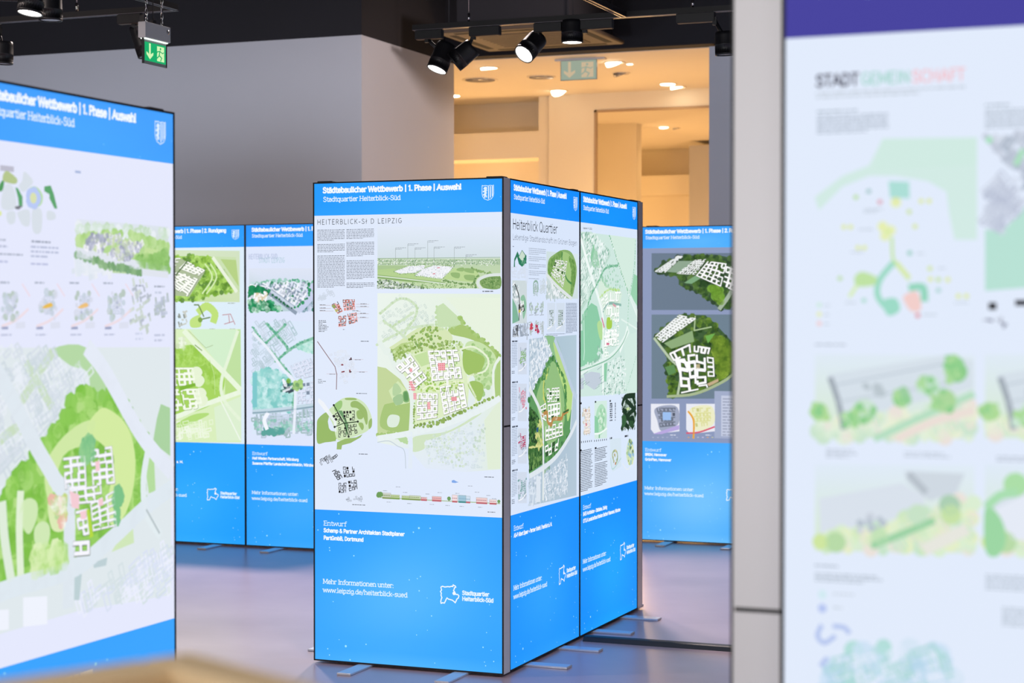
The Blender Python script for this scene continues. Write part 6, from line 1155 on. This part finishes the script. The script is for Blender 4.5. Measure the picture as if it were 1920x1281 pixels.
# flat air-conditioning cassette under the hall's black ceiling
t = empty('ceiling_air_unit', (-2.41, 6.63, 4.03)); tag(t, 'square brown air unit under the ceiling in front of the opening', 'air unit')
b = MB(); b.box(-.635, -.575, 0, .635, .575, .035, 0, .008); b.build('panel', M['greige'], t)  # brown tone lies in the panel's base colour
b = MB(); b.box(-.5, -.45, .036, .5, .45, .3, 0, .01); b.build('housing', M['blackpaint'], t)
b = MB()
for q in ((-.5, -.52, .5, -.46), (-.5, .46, .5, .52), (-.58, -.42, -.52, .42), (.52, -.42, .58, .42)): b.box(q[0], q[1], -.002, q[2], q[3], .01)
b.build('air_slot', M['slot'], t)
b = MB(); b.box(-.4, -.36, -.004, .4, .36, .002)
for k in range(9): b.box(-.38, -.33 + k * .08, -.008, .38, -.31 + k * .08, -.004)
b.build('intake_grille', M['greige'], t)
for x, y in ((-.55, -.5), (.55, -.5), (-.55, .5), (.55, .5)):
    b = MB(); b.tube((x, y, .03), (x, y, 1.57), .005); b.build('hanger', M['track'], t)

# ------------------------------------------------------------------ exit signs
def pictogram(name, w, h, green, pale, parent, s, y0):
    g = Print(2); g.W = w
    g.rect((0, h), (w, 0), green, 0)
    f = lambda a, b: (a * w, b * h)
    g.poly([f(*p) for p in ((.2, .95), (.28, .95), (.28, .38), (.4, .5), (.4, .36), (.24, .1), (.08, .36), (.08, .5), (.2, .38))], pale, 1)
    g.rect(f(.58, .9), f(.92, .1), pale, 1)
    g.disc(f(.74, .78), h * .07, green, 2, 10)
    for q in ((((.72, .68), (.68, .42)), .09), (((.68, .42), (.8, .3), (.74, .12)), .07), (((.69, .42), (.6, .28), (.5, .22)), .07), (((.72, .64), (.84, .56), (.9, .62)), .055), (((.72, .64), (.6, .6), (.56, .5)), .055)):
        g.line([f(*p) for p in q[0]], h * q[1], green, 2)
    o = g.build(name, print_mat('sign_print', (1, 1, 1), s), parent); o.location = (0, y0, 0)
    return o
t = empty('exit_sign', (-2.2, EX['y0'], EX['z']), PI / 2); tag(t, 'green lit emergency exit sign with arrow hanging on chains at upper left', 'exit sign')
W_ = EX['w']
b = MB(); b.box(0, 0, 0, W_, .045, .085, 0, .003); b.build('housing', M['white'], t)
b = MB(); b.box(.012, .008, -.005, W_ - .012, .038, .001); b.build('light_bar', M['glow'], t)
b = MB(); b.box(.014, .02, -.135, W_ - .012, .026, -.004); b.build('plate', M['greyglass'], t)
p = pictogram('pictogram', W_ - .04, .1, '0fae6a', 'd4f8b8', t, 1.0, .0185); p.location = (.022, .0185, -.118)
for x in (.01, W_ - .012):
    b = MB(); b.box(x, .017, -.135, x + .004, .029, 0); b.build('plate_edge', M['blackmetal'], t)
b = MB(); b.lathe([(.0, 0), (.013, 0), (.013, .003), (0, .003)], 20, 0, Matrix.Translation((W_ - .026, 0, .055)) @ Matrix.Rotation(PI / 2, 4, 'X')); b.build('test_button', M['lens_off'], t)
for x in (.045, W_ - .05):
    c = MB()
    for k in range(14): c.torus((x, .022, .1 + k * .042), .012, .0028, 'X' if k % 2 else 'Y', 12, 5, 0, .7, 1.8)
    c.tube((x, .022, .1 + 14 * .042), (x, .022, 5.6 - EX['z']), .002); c.build('chain', M['chrome'], t)
c = MB(); c.box(.09, .01, .085, .12, .03, .105); c.tube((.105, .02, .1), (.09, .02, 1.2), .003); c.build('cable', M['track'], t)

t = empty('exit_sign', (-2.59, 7.84, 3.83)); tag(t, 'faint teal exit sign with arrow under the cream ceiling beyond the opening', 'exit sign')
b = MB(); b.box(-.06, -.01, .175, .42, .06, .19); b.build('housing', M['white'], t)
p = pictogram('pictogram', .34, .172, 'a9b8a4', 'e0c8a4', t, .78, 0);  # sign is unlit, its pale tone is put in as emission
b = MB(); b.box(-.006, .001, -.006, .346, .012, .176); b.build('plate', M['greyglass'], t)

# ------------------------------------------------------------------ lamps in the cream ceiling
LAMPS = [
    ('lit downlight nearest the left jamb under the cream ceiling', -3.422, 8.128, 0.085, 1, 0.1, 0.1),
    ('lit downlight over the upper niche at the left jamb', -4.645, 10.05, 0.09, 1, 0, 0),
    ('big lit downlight just right of the teal exit sign', -2.197, 8.214, 0.09, 1, 0.25, 0.5),
    ('tiny lit lamp right of the big downlight by the exit sign', -2.091, 8.335, 0.03, 1, 0, 0),
    ('unlit gimbal lamp below the big downlight by the exit sign', -2.381, 8.961, 0.08, 0, 0.3, 0.4),
    ('lit narrow tilted downlight above the cream post', -3.433, 10.072, 0.085, 1, 0.55, -0.35),
    ('lit downlight, upper left one of the close pair over the portal', -2.206, 9.929, 0.08, 1, 0, 0),
    ('lit downlight, right one of the close pair over the portal', -2.187, 10.223, 0.08, 1, 0.2, 0.1),
    ('lit downlight just below the close pair over the portal', -2.426, 10.674, 0.08, 1, 0.1, 0.1),
    ('lit downlight touching the grey jamb on the right', -2.241, 11.487, 0.09, 1, 0, 0),
    ('small round lit lamp seen through the portal', -3.52, 14.111, 0.06, 1, 0, 0.3),
    ('faint unlit ring in the cream ceiling at left', -3.841, 8.91, 0.16, 0, 0, 0),
    ('faint unlit ring in the cream ceiling near the teal sign', -3.201, 8.941, 0.13, 0, 0, 0),
    ('small unlit spot hanging inside the portal ceiling', -3.415, 14.297, 0.05, 0, 0.2, 0.2)]
for i, (nm, x, y, r, lit, dx, dy) in enumerate(LAMPS):
    t = empty('recessed_downlight', (x, y, 4.02)); tag(t, nm, 'ceiling lamp', 'downlights in the cream ceiling')
    m = look((0, 0, -.012), (dx, dy, -1))
    b = MB(); b.lathe([(r * .98, -.004), (r * 1.12, -.004), (r * 1.12, .004), (r * .98, .004), (r * .98, -.004)], 28, 0, Matrix.Translation((0, 0, -.003))); b.build('ring', M['cream'], t)
    b = MB(); b.lathe([(0, 0), (r * .92, 0), (r * .92, .03)], 28, 0, m); b.build('lens', M['lens_warm'] if lit else M['lens_off'], t)

# ------------------------------------------------------------------ wooden stand in the near left corner
t = empty('wooden_stand', (2.30, -6.49, 0), math.atan2(-.446, .895)); tag(t, 'pale wooden stand at the bottom left edge, close and strongly blurred', 'stand')
W_, D_, Z_ = .42, .42, 1.405
for x, y in ((0, 0), (W_ - .045, 0), (0, -D_ + .045), (W_ - .045, -D_ + .045)):
    b = MB(); b.box(x, y - .045, 0, x + .045, y, Z_ - .02, 0, .002); b.build('leg', M['wood'], t)
b = MB()
b.box(.03, -.038, Z_ - .14, W_ - .03, -.012, Z_ - .02); b.box(.03, -D_ + .012, Z_ - .14, W_ - .03, -D_ + .038, Z_ - .02)
b.box(.012, -D_ + .03, Z_ - .14, .038, -.03, Z_ - .02); b.box(W_ - .038, -D_ + .03, Z_ - .14, W_ - .012, -.03, Z_ - .02)
b.build('apron', M['wood'], t)
b = MB(); b.box(-.012, -.04, Z_ - .02, W_ + .012, .012, Z_, 0, .004); b.box(-.012, -D_ - .012, Z_ - .02, W_ + .012, -D_ + .04, Z_, 0, .004); b.box(-.012, -D_ + .04, Z_ - .02, .04, -.04, Z_, 0, .004); b.box(W_ - .04, -D_ + .04, Z_ - .02, W_ + .012, -.04, Z_, 0, .004)
b.build('rim', M['wood'], t)
b = MB(); b.box(.02, -D_ + .02, Z_ - .11, W_ - .02, -.02, Z_ - .095); b.build('shelf', M['wood'], t)

# ------------------------------------------------------------------ light
def area(name, loc, d, sx, sy, e, col):
    l = bpy.data.lights.new(name, 'AREA'); l.shape = 'RECTANGLE'; l.size = sx; l.size_y = sy; l.energy = e; l.color = col
    o = bpy.data.objects.new(name, l); C.objects.link(o); o.matrix_world = look(loc, d); return o
area('shop_window_daylight', (0, -12.8, 2.0), (0, 1, -.05), 12, 3.4, LT['day'], (1, .98, .95))
for x, y, e in LT['warm']:
    l = bpy.data.lights.new('downlight_glow', 'SPOT'); l.energy = e; l.color = (1, .6, .24); l.spot_size = math.radians(150); l.spot_blend = .8; l.shadow_soft_size = .07
    o = bpy.data.objects.new('downlight_glow', l); C.objects.link(o); o.location = (x, y, 3.98)
for x, y, z, e, sz, cc, aim in LT['hall']:
    l = bpy.data.lights.new('hall_lamp_and_fill', 'SPOT'); l.energy = e; l.color = cc; l.spot_size = math.radians(sz); l.spot_blend = .7; l.shadow_soft_size = .22
    o = bpy.data.objects.new('hall_lamp_and_fill', l); C.objects.link(o); o.matrix_world = look((x, y, z), Vector(aim) - Vector((x, y, z)))
for x, y, z, e in LT['up']:  # added spots out of view that brighten the grey back wall
    l = bpy.data.lights.new('wall_fill', 'SPOT'); l.energy = e; l.color = (.76, .84, 1); l.spot_size = math.radians(120); l.spot_blend = .9; l.shadow_soft_size = .3
    o = bpy.data.objects.new('wall_fill', l); C.objects.link(o); o.matrix_world = look((x, y, z), (0, 1, .45))
for x, y, z, e in LT['glow']:  # added point lights, kept out of view, that brighten the cream room
    l = bpy.data.lights.new('room_fill', 'POINT'); l.energy = e; l.color = (1, .6, .24); l.shadow_soft_size = .25
    o = bpy.data.objects.new('room_fill', l); C.objects.link(o); o.location = (x, y, z)
w = bpy.data.worlds.new('daylight'); bpy.context.scene.world = w; w.use_nodes = True
w.node_tree.nodes['Background'].inputs[0].default_value = (.7, .8, 1, 1); w.node_tree.nodes['Background'].inputs[1].default_value = .4

# ------------------------------------------------------------------ camera
cd = bpy.data.cameras.new('camera'); cam = bpy.data.objects.new('camera', cd); C.objects.link(cam)
cd.sensor_width = 36; cd.lens = 3436.5 / 1920 * 36; cd.clip_start = .05
cam.location = CAM; cam.rotation_euler = (PI / 2 - .017, 0, .3784)
cd.dof.use_dof = True; cd.dof.focus_distance = 8.95; cd.dof.aperture_fstop = 3.6
bpy.context.scene.camera = cam
sc = bpy.context.scene
sc.view_settings.view_transform = 'Standard'; sc.view_settings.look = 'None'; sc.view_settings.gamma = 1; sc.view_settings.use_curve_mapping = False
sc.view_settings.exposure = 0
